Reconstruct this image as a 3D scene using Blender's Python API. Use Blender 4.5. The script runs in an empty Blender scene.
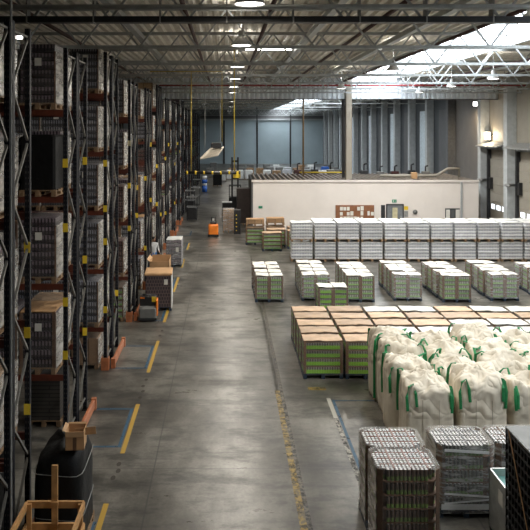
import bpy, math, random
from mathutils import Vector, noise, Matrix
random.seed(7)
S = bpy.context.scene
COL = S.collection
PI = math.pi
F = 730.0; CX = 226.0; CY = 128.0; H = 7.0
def wx(px, d): return (px - CX) * d / F          # lateral metres of a pixel column at distance d
ORD = ['first', 'second', 'third', 'fourth', 'fifth', 'sixth', 'seventh', 'eighth', 'ninth', 'tenth',
       'eleventh', 'twelfth', 'thirteenth', 'fourteenth', 'fifteenth', 'sixteenth', 'seventeenth', 'eighteenth']

# ------------------------------------------------------------------ helpers
def tag(o, label=None, cat=None, group=None, kind=None):
    if label: o['label'] = label
    if cat: o['category'] = cat
    if group: o['group'] = group
    if kind: o['kind'] = kind
    return o
def empty(name, loc=(0, 0, 0), rz=0.0):
    o = bpy.data.objects.new(name, None); COL.objects.link(o)
    o.location = loc; o.rotation_euler = (0, 0, rz); o.empty_display_size = .1
    return o
class MB:
    def __init__(s): s.v = []; s.f = []; s.m = []; s.sm = []
    def add(s, vs, fs, mi=0, smooth=False):
        n = len(s.v); s.v += [tuple(v) for v in vs]
        for f in fs: s.f.append(tuple(i + n for i in f)); s.m.append(mi); s.sm.append(smooth)
        return s
    def box(s, x0, x1, y0, y1, z0, z1, mi=0):
        vs = [(x, y, z) for z in (z0, z1) for y in (y0, y1) for x in (x0, x1)]
        return s.add(vs, [(0, 2, 3, 1), (4, 5, 7, 6), (0, 1, 5, 4), (2, 6, 7, 3), (0, 4, 6, 2), (1, 3, 7, 5)], mi)
    def bbox(s, x0, x1, y0, y1, z0, z1, b=.01, mi=0):   # box with chamfered vertical and top edges
        vs = []
        def ring(i, z):
            a0, a1, c0, c1 = x0 + i, x1 - i, y0 + i, y1 - i
            return [(a0 + b, c0, z), (a1 - b, c0, z), (a1, c0 + b, z), (a1, c1 - b, z), (a1 - b, c1, z), (a0 + b, c1, z), (a0, c1 - b, z), (a0, c0 + b, z)]
        for i, z in ((0, z0), (0, z1 - b), (b, z1)): vs += ring(i, z)
        fs = [tuple(range(7, -1, -1)), tuple(range(16, 24))]
        for r in (0, 8):
            for k in range(8): fs.append((r + k, r + (k + 1) % 8, r + 8 + (k + 1) % 8, r + 8 + k))
        return s.add(vs, fs, mi)
    def tube(s, pts, r, n=8, mi=0, flat=None):
        pts = [Vector(p) for p in pts]; vs = []; fs = []
        for i, p in enumerate(pts):
            a = pts[max(i - 1, 0)]; b = pts[min(i + 1, len(pts) - 1)]
            t = (b - a).normalized()
            up = Vector((0, 0, 1)) if abs(t.z) < .9 else Vector((0, 1, 0))
            u = t.cross(up).normalized(); w = u.cross(t).normalized()
            rr = r[i] if isinstance(r, (list, tuple)) else r
            for k in range(n):
                an = 2 * PI * (k + .5) / n
                vs.append(p + u * math.cos(an) * rr + w * math.sin(an) * rr * (flat or 1))
        for i in range(len(pts) - 1):
            for k in range(n):
                fs.append((i * n + k, i * n + (k + 1) % n, (i + 1) * n + (k + 1) % n, (i + 1) * n + k))
        fs.append(tuple(range(n - 1, -1, -1))); fs.append(tuple(range((len(pts) - 1) * n, len(pts) * n)))
        return s.add(vs, fs, mi, n > 6)
    def bar(s, p, q, w, h=None, mi=0):                 # square section bar between two points
        h = h or w; p = Vector(p); q = Vector(q); t = (q - p).normalized()
        up = Vector((0, 0, 1)) if abs(t.z) < .95 else Vector((0, 1, 0))
        u = t.cross(up).normalized() * w / 2; k = u.normalized().cross(t).normalized() * h / 2
        vs = [p - u - k, p + u - k, p + u + k, p - u + k, q - u - k, q + u - k, q + u + k, q - u + k]
        return s.add(vs, [(0, 1, 2, 3), (7, 6, 5, 4), (0, 4, 5, 1), (1, 5, 6, 2), (2, 6, 7, 3), (3, 7, 4, 0)], mi)
    def mesh(s, name, mats):
        me = bpy.data.meshes.new(name); me.from_pydata(s.v, [], s.f)
        for m in (mats if isinstance(mats, (list, tuple)) else [mats]): me.materials.append(m)
        me.polygons.foreach_set('material_index', s.m)
        me.polygons.foreach_set('use_smooth', s.sm); me.update()
        return me
    def build(s, name, mats, parent=None, loc=(0, 0, 0), rz=0):
        return put(name, s.mesh(name, mats), parent, loc, rz)
def put(name, me, parent=None, loc=(0, 0, 0), rz=0):
    o = bpy.data.objects.new(name, me); COL.objects.link(o)
    o.location = loc; o.rotation_euler = (0, 0, rz)
    if parent: o.parent = parent
    return o
def kids(o): return list(o.children)
def copy_tree(o, parent=None):
    c = o.copy(); COL.objects.link(c)
    if parent: c.parent = parent
    for ch in kids(o): copy_tree(ch, c)
    return c
used = set()
def place(proto, loc, rz, label, group=None, cat=None):
    o = proto if proto.name not in used else copy_tree(proto)
    used.add(proto.name)
    o.location = loc; o.rotation_euler = (0, 0, rz); o['label'] = label
    if group: o['group'] = group
    if cat: o['category'] = cat
    return o

# ------------------------------------------------------------------ materials
def newmat(name):
    m = bpy.data.materials.new(name); m.use_nodes = True
    nt = m.node_tree; return m, nt, nt.nodes['Principled BSDF'], nt.nodes.new, nt.links.new
def mathn(nt, op, a, b=None, c=None):
    n = nt.nodes.new('ShaderNodeMath'); n.operation = op
    for i, x in enumerate((a, b, c)):
        if x is None: continue
        if isinstance(x, (int, float)): n.inputs[i].default_value = x
        else: nt.links.new(x, n.inputs[i])
    return n.outputs[0]
def ramp(nt, fac, stops, const=False):
    n = nt.nodes.new('ShaderNodeValToRGB'); cr = n.color_ramp
    if const: cr.interpolation = 'CONSTANT'
    while len(cr.elements) < len(stops): cr.elements.new(.5)
    for e, (p, c) in zip(cr.elements, stops):
        e.position = p; e.color = (*c, 1) if len(c) == 3 else c
    nt.links.new(fac, n.inputs[0]); return n.outputs[0]
def noisen(nt, vec, scale, detail=4, rough=.6):
    n = nt.nodes.new('ShaderNodeTexNoise'); n.inputs['Scale'].default_value = scale
    n.inputs['Detail'].default_value = detail; n.inputs['Roughness'].default_value = rough
    nt.links.new(vec, n.inputs['Vector']); return n.outputs[0]
def mix(nt, fac, a, b, mode='MIX'):
    n = nt.nodes.new('ShaderNodeMix'); n.data_type = 'RGBA'; n.blend_type = mode
    if isinstance(fac, (int, float)): n.inputs[0].default_value = fac
    else: nt.links.new(fac, n.inputs[0])
    for i, x in ((6, a), (7, b)):
        if isinstance(x, tuple): n.inputs[i].default_value = (*x, 1)
        else: nt.links.new(x, n.inputs[i])
    return n.outputs[2]
def coords(nt, kind='Object'):
    return nt.nodes.new('ShaderNodeTexCoord').outputs[kind]
def sep(nt, v):
    n = nt.nodes.new('ShaderNodeSeparateXYZ'); nt.links.new(v, n.inputs[0]); return n.outputs
def rnd(nt): return nt.nodes.new('ShaderNodeObjectInfo').outputs['Random']
def sc(c, k): return tuple(min(1, x * k) for x in c)
def bumpn(nt, h, bsdf, strength=.3, dist=.02):
    b = nt.nodes.new('ShaderNodeBump'); b.inputs['Strength'].default_value = strength; b.inputs['Distance'].default_value = dist
    nt.links.new(h, b.inputs['Height']); nt.links.new(b.outputs[0], bsdf.inputs['Normal'])
def M(name, c, rough=.6, metal=0, var=.2, scale=5, bump=0, objvar=0):
    m, nt, p, nn, ln = newmat(name)
    v = coords(nt); nz = noisen(nt, v, scale)
    col = ramp(nt, nz, [(.3, sc(c, 1 - var)), (.7, sc(c, 1 + var))])
    if objvar:
        k = mathn(nt, 'MULTIPLY_ADD', rnd(nt), objvar * 2, 1 - objvar)
        cc = nt.nodes.new('ShaderNodeCombineColor')
        for i in range(3): ln(k, cc.inputs[i])
        col = mix(nt, 1.0, col, cc.outputs[0], 'MULTIPLY')
    ln(col, p.inputs['Base Color'])
    p.inputs['Roughness'].default_value = rough; p.inputs['Metallic'].default_value = metal
    if bump: bumpn(nt, nz, p, bump)
    return m
def EM(name, c, s):
    m, nt, p, nn, ln = newmat(name)
    p.inputs['Base Color'].default_value = (.8, .8, .8, 1)
    p.inputs['Emission Color'].default_value = (*c, 1); p.inputs['Emission Strength'].default_value = s
    return m
def stripes(name, dark, light, period=.075, tray=None, h=.2, rough=.35, duty=.45, cap=None):
    """row of bottles or cans under shrink film: dark gaps, painted highlight strokes"""
    m, nt, p, nn, ln = newmat(name)
    x, y, z = sep(nt, coords(nt))[:3]
    s = mathn(nt, 'FRACT', mathn(nt, 'DIVIDE', mathn(nt, 'ADD', x, mathn(nt, 'ADD', y, 9.0)), period))
    b = mathn(nt, 'ABSOLUTE', mathn(nt, 'SUBTRACT', s, .5))
    nz = noisen(nt, coords(nt), 9, 3)
    b2 = mathn(nt, 'ADD', b, mathn(nt, 'MULTIPLY', mathn(nt, 'SUBTRACT', nz, .5), .35))
    col = ramp(nt, b2, [(0, light), (duty * .5, sc(light, .8)), (duty * .75, dark), (1, dark)])  # light strokes paint the highlights on the bodies
    if tray:
        zz = mathn(nt, 'DIVIDE', z, h)
        zz = mathn(nt, 'ADD', zz, mathn(nt, 'MULTIPLY', mathn(nt, 'SUBTRACT', nz, .5), .12))
        k = ramp(nt, zz, [(0, (1, 1, 1)), (tray[1], (1, 1, 1)), (tray[1] + .06, (0, 0, 0)), (1, (0, 0, 0))])
        tc = mix(nt, .2, tray[0], col)
        col = mix(nt, k, col, tc)
        if cap: col = mix(nt, ramp(nt, zz, [(0, (0, 0, 0)), (.80, (0, 0, 0)), (.84, (1, 1, 1)), (1, (1, 1, 1))]), col, cap)
    r = mathn(nt, 'MULTIPLY_ADD', rnd(nt), .5, .75)
    cc = nt.nodes.new('ShaderNodeCombineColor')
    for i in range(3): ln(r, cc.inputs[i])
    ln(mix(nt, 1.0, col, cc.outputs[0], 'MULTIPLY'), p.inputs['Base Color'])
    p.inputs['Roughness'].default_value = rough
    bumpn(nt, b, p, .4, .01)
    return m
def film(name, c=(.8, .8, .8), a=.25, scale=3.0, hi=.5, det=5):
    """stretch film: mostly clear, whiter in streaks and at a flat angle"""
    m, nt, p, nn, ln = newmat(name)
    v = coords(nt)
    mp = nt.nodes.new('ShaderNodeMapping'); mp.inputs['Scale'].default_value = (1, 1, 4.5); ln(v, mp.inputs[0])
    nz = noisen(nt, mp.outputs[0], scale, det, .7)
    lw = nt.nodes.new('ShaderNodeLayerWeight'); lw.inputs[0].default_value = .3
    k = ramp(nt, nz, [(.4, (a * .5,) * 3), (.72, (min(1, a + hi),) * 3)])
    k = mathn(nt, 'ADD', k, mathn(nt, 'MULTIPLY', lw.outputs['Facing'], .16)); k = mathn(nt, 'MINIMUM', k, .9)
    p.inputs['Base Color'].default_value = (*c, 1); p.inputs['Roughness'].default_value = .22
    tr = nt.nodes.new('ShaderNodeBsdfTransparent'); mx = nt.nodes.new('ShaderNodeMixShader')
    ln(k, mx.inputs[0]); ln(tr.outputs[0], mx.inputs[1]); ln(p.outputs[0], mx.inputs[2])
    bumpn(nt, nz, p, .5, .03)
    ln(mx.outputs[0], nt.nodes['Material Output'].inputs[0])
    return m
def worn(name, c, cover=.5, c2=None, scale=9):
    """paint worn off in patches"""
    m, nt, p, nn, ln = newmat(name)
    v = coords(nt, 'Generated') if False else coords(nt)
    nz = noisen(nt, v, scale, 6, .7)
    col = c
    if c2: col = mix(nt, ramp(nt, noisen(nt, v, scale * 1.7, 3), [(.47, (0, 0, 0)), (.53, (1, 1, 1))]), c, c2)
    if isinstance(col, tuple): p.inputs['Base Color'].default_value = (*col, 1)
    else: ln(col, p.inputs['Base Color'])
    p.inputs['Roughness'].default_value = .5
    k = ramp(nt, nz, [(.5 - (cover - .5) * .5 - .06, (0, 0, 0)), (.5 - (cover - .5) * .5 + .06, (.92, .92, .92))])
    tr = nt.nodes.new('ShaderNodeBsdfTransparent'); mx = nt.nodes.new('ShaderNodeMixShader')
    ln(k, mx.inputs[0]); ln(tr.outputs[0], mx.inputs[1]); ln(p.outputs[0], mx.inputs[2])
    ln(mx.outputs[0], nt.nodes['Material Output'].inputs[0])
    return m
def cartons(name, c, w=.4, h=.25, line=None):
    """cardboard boxes stacked like bricks"""
    m, nt, p, nn, ln = newmat(name)
    x, y, z = sep(nt, coords(nt))[:3]
    cv = nt.nodes.new('ShaderNodeCombineXYZ')
    ln(mathn(nt, 'ADD', x, mathn(nt, 'ADD', y, 7.0)), cv.inputs[0]); ln(z, cv.inputs[1])
    b = nt.nodes.new('ShaderNodeTexBrick'); ln(cv.outputs[0], b.inputs[0])
    b.inputs['Color1'].default_value = (*c, 1); b.inputs['Color2'].default_value = (*sc(c, .72), 1)
    b.inputs['Mortar'].default_value = (*(line or sc(c, .25)), 1)
    b.inputs['Scale'].default_value = 1; b.inputs['Brick Width'].default_value = w; b.inputs['Row Height'].default_value = h
    b.inputs['Mortar Size'].default_value = .012; b.offset = .5
    ln(b.outputs[0], p.inputs['Base Color']); p.inputs['Roughness'].default_value = .65
    return m
def make_floor_mat():
    m, nt, p, nn, ln = newmat('polished_concrete')
    v = coords(nt)
    mp = nt.nodes.new('ShaderNodeMapping'); mp.inputs['Scale'].default_value = (1, .55, 1); ln(v, mp.inputs[0])
    mp2 = nt.nodes.new('ShaderNodeMapping'); mp2.inputs['Scale'].default_value = (.5, 1.25, 1); ln(v, mp2.inputs[0])
    n1 = noisen(nt, mp.outputs[0], .45, 8, .68)
    n2 = noisen(nt, mp2.outputs[0], 1.3, 8, .72)
    n3 = noisen(nt, v, 14, 4, .7)
    c1 = ramp(nt, n1, [(.34, (.038, .034, .028)), (.46, (.10, .091, .076)), (.56, (.18, .167, .142)), (.70, (.26, .245, .212))])
    k2 = ramp(nt, n2, [(.40, (.42, .42, .42)), (.52, (1, 1, 1)), (.66, (1.0, 1.0, 1.0)), (.75, (1.0, 1.0, 1.0))])
    c = mix(nt, 1.0, c1, k2, 'MULTIPLY')
    k3 = ramp(nt, n3, [(.3, (.72, .72, .72)), (.6, (1, 1, 1))])
    c = mix(nt, 1.0, c, k3, 'MULTIPLY')
    # saw-cut joints every 6 m
    x, y, z = sep(nt, v)[:3]
    jx = mathn(nt, 'ABSOLUTE', mathn(nt, 'SUBTRACT', mathn(nt, 'FRACT', mathn(nt, 'DIVIDE', mathn(nt, 'ADD', x, 58.48), 6.0)), .5))
    jy = mathn(nt, 'ABSOLUTE', mathn(nt, 'SUBTRACT', mathn(nt, 'FRACT', mathn(nt, 'DIVIDE', y, 6.0)), .5))
    j = mathn(nt, 'MAXIMUM', mathn(nt, 'LESS_THAN', jx, .0025), mathn(nt, 'LESS_THAN', jy, .002))
    c = mix(nt, mathn(nt, 'MULTIPLY', j, .6), c, (.02, .02, .02))
    ln(c, p.inputs['Base Color'])
    ln(ramp(nt, n2, [(.3, (.42,) * 3), (.7, (.25,) * 3)]), p.inputs['Roughness'])
    p.inputs['Specular IOR Level'].default_value = .5
    return m

m_floor = make_floor_mat()
m_wallr = M('beige_wall_panel', (.30, .27, .22), .6, 0, .08, 1.5)
m_wallb = M('blue_grey_panel', (.36, .44, .47), .5, 0, .08, .3)
m_wdark = M('dark_wall', (.10, .10, .10), .7, 0, .1, 1)
m_conc = M('pier_concrete', (.46, .48, .48), .7, 0, .12, 3)
m_deck = M('galvanised_deck', (.72, .69, .62), .6, .0, .18, 1.2)
m_fasc = M('galvanised_sheet', (.78, .82, .86), .5, .0, .15, 2)
m_steel = M('painted_steel_light', (.40, .42, .42), .45, .3, .15, 4)
m_steeld = M('steel_dark', (.03, .03, .032), .5, .3, .3, 4)
m_brace = M('rack_brace_steel', (.17, .165, .15), .55, .2, .2, 9)
m_galv = M('galvanised_steel', (.30, .30, .29), .5, .3, .15, 9)
m_post = None
def post_mat():
    m, nt, p, nn, ln = newmat('rack_post_navy')
    x, y, z = sep(nt, coords(nt))[:3]
    fz = mathn(nt, 'FRACT', mathn(nt, 'DIVIDE', z, .10)); hz = mathn(nt, 'LESS_THAN', fz, .38)
    fx = mathn(nt, 'ABSOLUTE', mathn(nt, 'SUBTRACT', mathn(nt, 'ABSOLUTE', x), .022)); hx = mathn(nt, 'LESS_THAN', fx, .008)
    k = mathn(nt, 'MULTIPLY', hz, hx)
    base = ramp(nt, noisen(nt, coords(nt), 6), [(.3, (.003, .004, .008)), (.7, (.008, .009, .014))])
    ln(mix(nt, k, base, (.06, .055, .05)), p.inputs['Base Color'])
    p.inputs['Roughness'].default_value = .55; p.inputs['Specular IOR Level'].default_value = .25
    return m
m_post = post_mat()
m_beam = M('rack_beam_orange', (.10, .022, .010), .5, 0, .3, 5)
m_orange = M('orange_guard', (.42, .145, .06), .5, 0, .25, 6)
m_yel = M('yellow_plate', (.75, .52, .03), .5, 0, .1, 6)
m_cream = M('cream_plate', (.62, .56, .36), .5, 0, .1, 6)
m_wood = M('pallet_wood', (.24, .15, .08), .75, 0, .35, 8, .2)
m_woodl = M('fresh_timber', (.50, .27, .10), .6, 0, .25, 7, .2)
m_bluep = M('blue_pallet', (.018, .035, .06), .6, 0, .3, 8)
m_card = M('cardboard', (.46, .27, .13), .7, 0, .15, 3, 0, .12)
m_cardd = M('cardboard_corner', (.15, .08, .045), .7, 0, .25, 5, 0, .1)
m_lid = M('cardboard_lid', (.46, .31, .19), .55, 0, .25, 2.2, .1, .25)
m_lidw = M('filmed_lid', (.74, .71, .64), .4, 0, .22, 4, .2, .12)
m_black = M('black_film', (.005, .005, .005), .6, 0, .4, 7, .8)
m_blackm = M('black_plastic', (.012, .012, .013), .45, 0, .3, 5)
m_rubber = M('rubber', (.015, .015, .015), .8)
m_white = M('white_film', (.74, .74, .72), .35, 0, .12, 4, .2)
m_grey = M('grey_plastic', (.16, .16, .15), .5, 0, .15, 4)
m_orgpaint = M('orange_paint', (.85, .22, .02), .4, 0, .1, 3)
m_red = M('red_pipe', (.28, .02, .025), .45, 0, .2, 3)
m_redd = M('dark_red_pipe', (.05, .014, .012), .6, 0, .2, 3)
m_ypipe = M('yellow_gas_pipe', (.50, .36, .03), .5, 0, .15, 3)
m_brown = M('brown_pipe', (.17, .10, .035), .5, 0, .2, 3)
m_office = M('office_panel', (.74, .68, .63), .55, 0, .05, .6)
m_roofd = M('office_roof_dark', (.02, .018, .016), .8, 0, .3, 2)
m_joist = M('office_joist', (.20, .16, .12), .7, 0, .3, 3)
def bag_mat():
    m, nt, p, nn, ln = newmat('woven_bag')
    v = coords(nt); k = mathn(nt, 'MULTIPLY_ADD', rnd(nt), .16, .92)
    col = ramp(nt, noisen(nt, v, 3), [(.3, (.60, .53, .42)), (.7, (.74, .67, .55))])
    cc = nt.nodes.new('ShaderNodeCombineColor')
    for i in range(3): ln(k, cc.inputs[i])
    ln(mix(nt, 1.0, col, cc.outputs[0], 'MULTIPLY'), p.inputs['Base Color']); p.inputs['Roughness'].default_value = .6
    dn = nt.nodes.new('ShaderNodeTexNoise'); dn.inputs['Scale'].default_value = 2.4; dn.inputs['Detail'].default_value = 1; dn.inputs['Distortion'].default_value = .6; ln(v, dn.inputs['Vector'])
    rg = mathn(nt, 'ABSOLUTE', mathn(nt, 'SUBTRACT', dn.outputs[0], .5))
    z = sep(nt, v)[2]; up = ramp(nt, z, [(0, (.15,) * 3), (.9, (.25,) * 3), (1, (1,) * 3)])
    bumpn(nt, mathn(nt, 'MULTIPLY', rg, up), p, .6, .30)
    return m
m_bag = bag_mat()
m_seam = M('bag_seam', (.36, .30, .22), .7)
m_strap = M('green_strap', (.015, .22, .07), .6, 0, .25, 8)
m_sky = EM('skylight_sheet', (.87, .94, 1.0), 6.0)
m_lamp = EM('lamp_glow', (1.0, .97, .9), 7.0)
m_flood = EM('flood_glow', (1.0, .85, .62), 22.0)
m_tealin = M('teal_liner', (.12, .28, .26), .5, 0, .2, 6, .3)
m_silver = M('silver_sheet', (.5, .5, .48), .35, .6, .2, 6)
m_glass = M('glass_dark', (.10, .11, .11), .1, 0, .1, 2)
m_paper = M('paper', (.7, .68, .62), .7, 0, .1, 3)
m_green = M('green_sign', (.02, .22, .12), .5)
m_blue = M('blue_paint', (.03, .12, .45), .5, 0, .2, 5)
m_skin = M('skin', (.42, .24, .16), .6)
m_shirt = M('grey_shirt', (.45, .45, .45), .8)
m_jean = M('blue_jeans', (.04, .16, .42), .8)
m_hair = M('dark_hair', (.02, .015, .012), .8)
l_yel = worn('worn_yellow', (.46, .28, .035), .9, None, 5)
l_yel2 = worn('very_worn_yellow', (.28, .18, .03), .62, (.12, .09, .04), 4)
l_seam = worn('patched_seam', (.014, .013, .012), .66, (.13, .11, .08), 7)
l_blue = worn('worn_blue', (.025, .085, .15), .75, None, 6)
l_white = worn('worn_white', (.34, .32, .27), .6, (.05, .045, .04), 5)
m_stain = worn('tyre_stain', (.03, .029, .027), .45, None, 1.6)
f_clear = film('stretch_film_clear', (.80, .80, .78), .03, 3, .20)
f_milk = film('stretch_film_milky', (.82, .82, .82), .16, 3, .32)
f_brown = film('stretch_film_brown', (.42, .36, .30), .05, 3, .14)
f_thin = film('thin_film', (.72, .70, .66), .015, 3, .12)
f_top = film('top_film', (.75, .72, .68), .06, 7, .22)
f_side = film('side_film', (.72, .69, .64), .5, 1.6, .22, 1)
f_streak = film('streaked_film', (.82, .80, .76), .08, 2.2, .62)
b_purple = stripes('dark_bottles', (.006, .004, .006), (.22, .17, .20), .075, ((.010, .007, .010), .36), .2)  # these three: near-black low band paints the shaded gap between layers
b_red = stripes('red_bottles', (.012, .005, .005), (.20, .10, .09), .08, ((.03, .016, .012), .32), .2)
b_blue = stripes('blue_grey_cans', (.018, .02, .026), (.28, .28, .32), .07, ((.015, .015, .02), .36), .2)
b_white = stripes('white_bottles', (.16, .165, .19), (.50, .51, .55), .085, ((.74, .74, .74), .45), .164)
b_green = stripes('green_jars', (.07, .062, .05), (.25, .235, .20), .07, ((.22, .50, .02), .44), .22, cap=(.13, .075, .042))
b_green2 = stripes('pale_green_jars', (.07, .075, .06), (.42, .42, .37), .07, ((.20, .40, .08), .34), .18, cap=(.12, .08, .05))
b_brownc = stripes('brown_cans', (.02, .012, .01), (.13, .085, .065), .066, ((.17, .27, .06), .45), .2)
b_olive = stripes('olive_cans', (.012, .013, .01), (.10, .11, .085), .066, ((.15, .27, .06), .42), .2)
c_tan = cartons('tan_cartons', (.36, .22, .11), .4, .28)
c_darkb = cartons('printed_cartons', (.045, .03, .038), .10, .13, (.14, .10, .09))
c_boards = cartons('stacked_boards', (.055, .048, .040), 1.2, .09)
m_cantop = M('can_ends', (.80, .78, .76), .4, .0, .15, 9)
m_canred = M('can_pack_red', (.20, .055, .03), .5, 0, .3, 9)

m_black.node_tree.nodes['Principled BSDF'].inputs['Specular IOR Level'].default_value = .22
# ------------------------------------------------------------------ camera
cam = bpy.data.cameras.new('camera'); co = bpy.data.objects.new('camera', cam); COL.objects.link(co)
co.location = (0, 0, H); co.rotation_euler = (PI / 2, 0, 0)
cam.sensor_width = 36; cam.lens = F / 530 * 36; cam.shift_x = 39 / 530; cam.shift_y = -137 / 530
cam.clip_end = 400; S.camera = co

# ------------------------------------------------------------------ room shell
XL, XR, YB, YN, ZC = -14.0, 19.0, 143.0, -6.0, 10.5
def struct(o): o['kind'] = 'structure'; return o
fl = struct(MB().box(XL, XR, YN, YB, -.2, 0).build('floor', m_floor))
def stain(x, y, rx, ry, m, name='dark_stain', n=28):
    b = MB(); vs = [(x + math.cos(2 * PI * i / n) * rx * (1 + .18 * noise.noise((i * .6, x, y))), y + math.sin(2 * PI * i / n) * ry * (1 + .18 * noise.noise((i * .6, y, x))), .002) for i in range(n)]
    b.add(vs, [tuple(range(n))]); return b.build(name, m, fl)
def mark(name, x0, x1, y0, y1, m, z=.003):
    o = MB().box(x0, x1, y0, y1, .0, z).build(name, m, fl); return o
for y0, y1 in ((12.2, 13.6), (15.7, 18.5), (20.9, 24), (26.3, 28.9), (31.2, 34.2), (36.6, 39), (42, 44.4)):
    mark('yellow_line', -2.28, -2.18, y0, y1, l_yel)
for k in range(8):
    d = 10.65 + 5.25 * k
    mark('blue_line', -3.42, -2.3, d + .1, d + .17, l_blue); mark('blue_line', -3.42, -2.3, d + 2.25, d + 2.32, l_blue)
    mark('blue_line', -2.38, -2.31, d + .17, d + 2.25, l_blue)
mark('yellow_line', 1.30, 1.43, 8, 19.5, l_yel2); mark('faded_yellow_line', 1.31, 1.42, 19.5, 40, worn('faded_yellow', (.30, .24, .10), .2, None, 3))
mark('patched_joint', 1.43, 1.52, 8, 30, l_seam)
mark('white_line', 2.60, 2.70, 13.8, 17.6, l_white); mark('white_line', 2.60, 2.70, 17.6, 18.9, worn('fresh_white', (.42, .40, .34), .95))
for y, dx in ((15.2, 0), (14.9, .03), (14.6, -.03), (18.95, 0), (19.4, .02), (19.8, -.02), (20.3, .01), (24.6, 0), (25.2, .02)): stain(-2.23 + dx, y, .05, .10, worn('scuff', (.05, .04, .03), .9, None, 8), 'scuff_mark', 10)
mark('blue_line', 2.72, 2.79, 14.9, 18.8, l_blue); mark('blue_line', 2.72, 5.5, 18.72, 18.77, l_blue)
mark('faded_yellow_line', 2.2, 2.68, 19.5, 19.7, l_yel2)
mark('yellow_line', -2.6, -2.2, 38.5, 38.62, l_yel2)
struct(MB().box(XL - .3, XL, YN, YB, 0, ZC).build('wall_left', m_wdark))
wr = struct(MB().box(XR, XR + .3, YN, 53.2, 0, ZC).build('wall_right', m_wallr))
wr3 = struct(MB().box(XR, XR + .3, 53.2, 61, 0, ZC).build('wall_right', M('unlit_beige_wall', (.15, .135, .12), .6, 0, .1, 1)))  # same beige wall, its unlit tone painted as a darker colour
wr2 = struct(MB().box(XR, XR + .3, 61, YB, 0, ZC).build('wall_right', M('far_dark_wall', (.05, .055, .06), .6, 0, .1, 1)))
struct(MB().box(XL, XR, YN - .3, YN, 0, ZC).build('wall_front', m_wdark))
wb = struct(MB().box(XL, XR, YB, YB + .3, 0, ZC).build('wall_back', m_wallb))
for k in range(-1, 4):
    x = wx(224, YB) + 6.5 * k
    if x < XR: MB().box(x - .16, x + .16, YB - .12, YB, 0, 8.9).build('panel_joint', m_steeld, wb)
MB().box(XL, XR, YB - .5, YB, 8.5, 8.8).build('top_rail', m_steel, wb)
MB().box(XL, XR, YB - .4, YB, 8.8, ZC).build('dark_upper_band', m_wdark, wb)
# corrugated roof deck with the daylight strip left open and closed by translucent sheets
SK0, SK1 = 8.6, 11.9
def deck(x0, x1, name):
    b = MB(); n = int(round((x1 - x0) / .33)); p = (x1 - x0) / n; prof = []
    for i in range(n):
        a = x0 + i * p; prof += [(a, 0), (a + p * .35, 0), (a + p * .5, .09), (a + p * .85, .09)]
    prof.append((x1, 0))
    for y0, y1 in ((YN, 50.9), (50.9, YB)):
        vs = [(x, y, ZC + z) for y in (y0, y1) for x, z in prof]; m = len(prof)
        b.add(vs, [(i, i + 1, m + i + 1, m + i) for i in range(m - 1)])
    b.box(x0, x1, YN, YB, ZC + .1, ZC + .25)
    return b.build(name, m_deck)
cl = struct(deck(XL, SK0, 'ceiling')); cr_ = struct(deck(SK1, XR, 'ceiling'))
for k in range(14):
    y0 = -4 + 10.5 * k
    w = struct(MB().box(SK0, SK1, y0, min(y0 + 10.2, YB), ZC + .12, ZC + .16).build('window_%d' % (k + 1), m_sky))
    fb = MB()
    fb.box(SK0 - .06, SK0, y0, min(y0 + 10.2, YB), ZC - .05, ZC + .2).box(SK1, SK1 + .06, y0, min(y0 + 10.2, YB), ZC - .05, ZC + .2)
    for j in range(1, 5): fb.box(SK0, SK1, y0 + j * 2.05 - .03, y0 + j * 2.05 + .03, ZC + .06, ZC + .115)
    fb.box(SK0, SK1, y0 - .3, y0, ZC, ZC + .2)
    fb.build('window_frame', m_steel, w)
# downstand between the two halls, ribbed sheet
b = MB(); z0, z1 = 9.03, 10.5; prof = []; n = 100; p = (XR - XL) / n
for i in range(n):
    a = XL + i * p; prof += [(a, -.12), (a + p * .35, -.12), (a + p * .5, .08), (a + p * .85, .08)]
m = len(prof)
b.add([(x, 50.9 + y, z) for z in (z0, z1) for x, y in prof], [(i, i + 1, m + i + 1, m + i) for i in range(m - 1)])
b.box(XL, XR, 51.0, 51.15, z0, z1)
dn = struct(b.build('wall_middle', m_fasc)); MB().box(XL, XR, 50.95, 51.2, z0 - .05, z0).build('trim_rail', m_steeld, dn)

# wall piers, right side
for i in range(15):
    d = (48.0, 52.95)[i] if i < 2 else 48.0 + 6.35 * i
    if d > YB - 2: break
    o = MB().bbox(XR - .65, XR, d - .3, d + .3, 0, ZC - .25, .02).build('concrete_column', M('dark_pier', (.10, .10, .10), .6) if i == 2 else m_conc)
    tag(o, ('dark' if i == 2 else 'pale') + ' concrete column on the right wall, %s from the loading docks' % ORD[i], 'column', 'columns along the right wall')
    if i in (0, 1): continue
    g = MB().box(XR - .16, XR, d + 1.2, d + 3.9, 0, 8.6).build('wall_post', M('pale_sheet', (.55, .62, .66), .5) if i % 2 else m_wdark)
    g.name = 'trim_%d' % (i + 20); struct(g)
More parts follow.
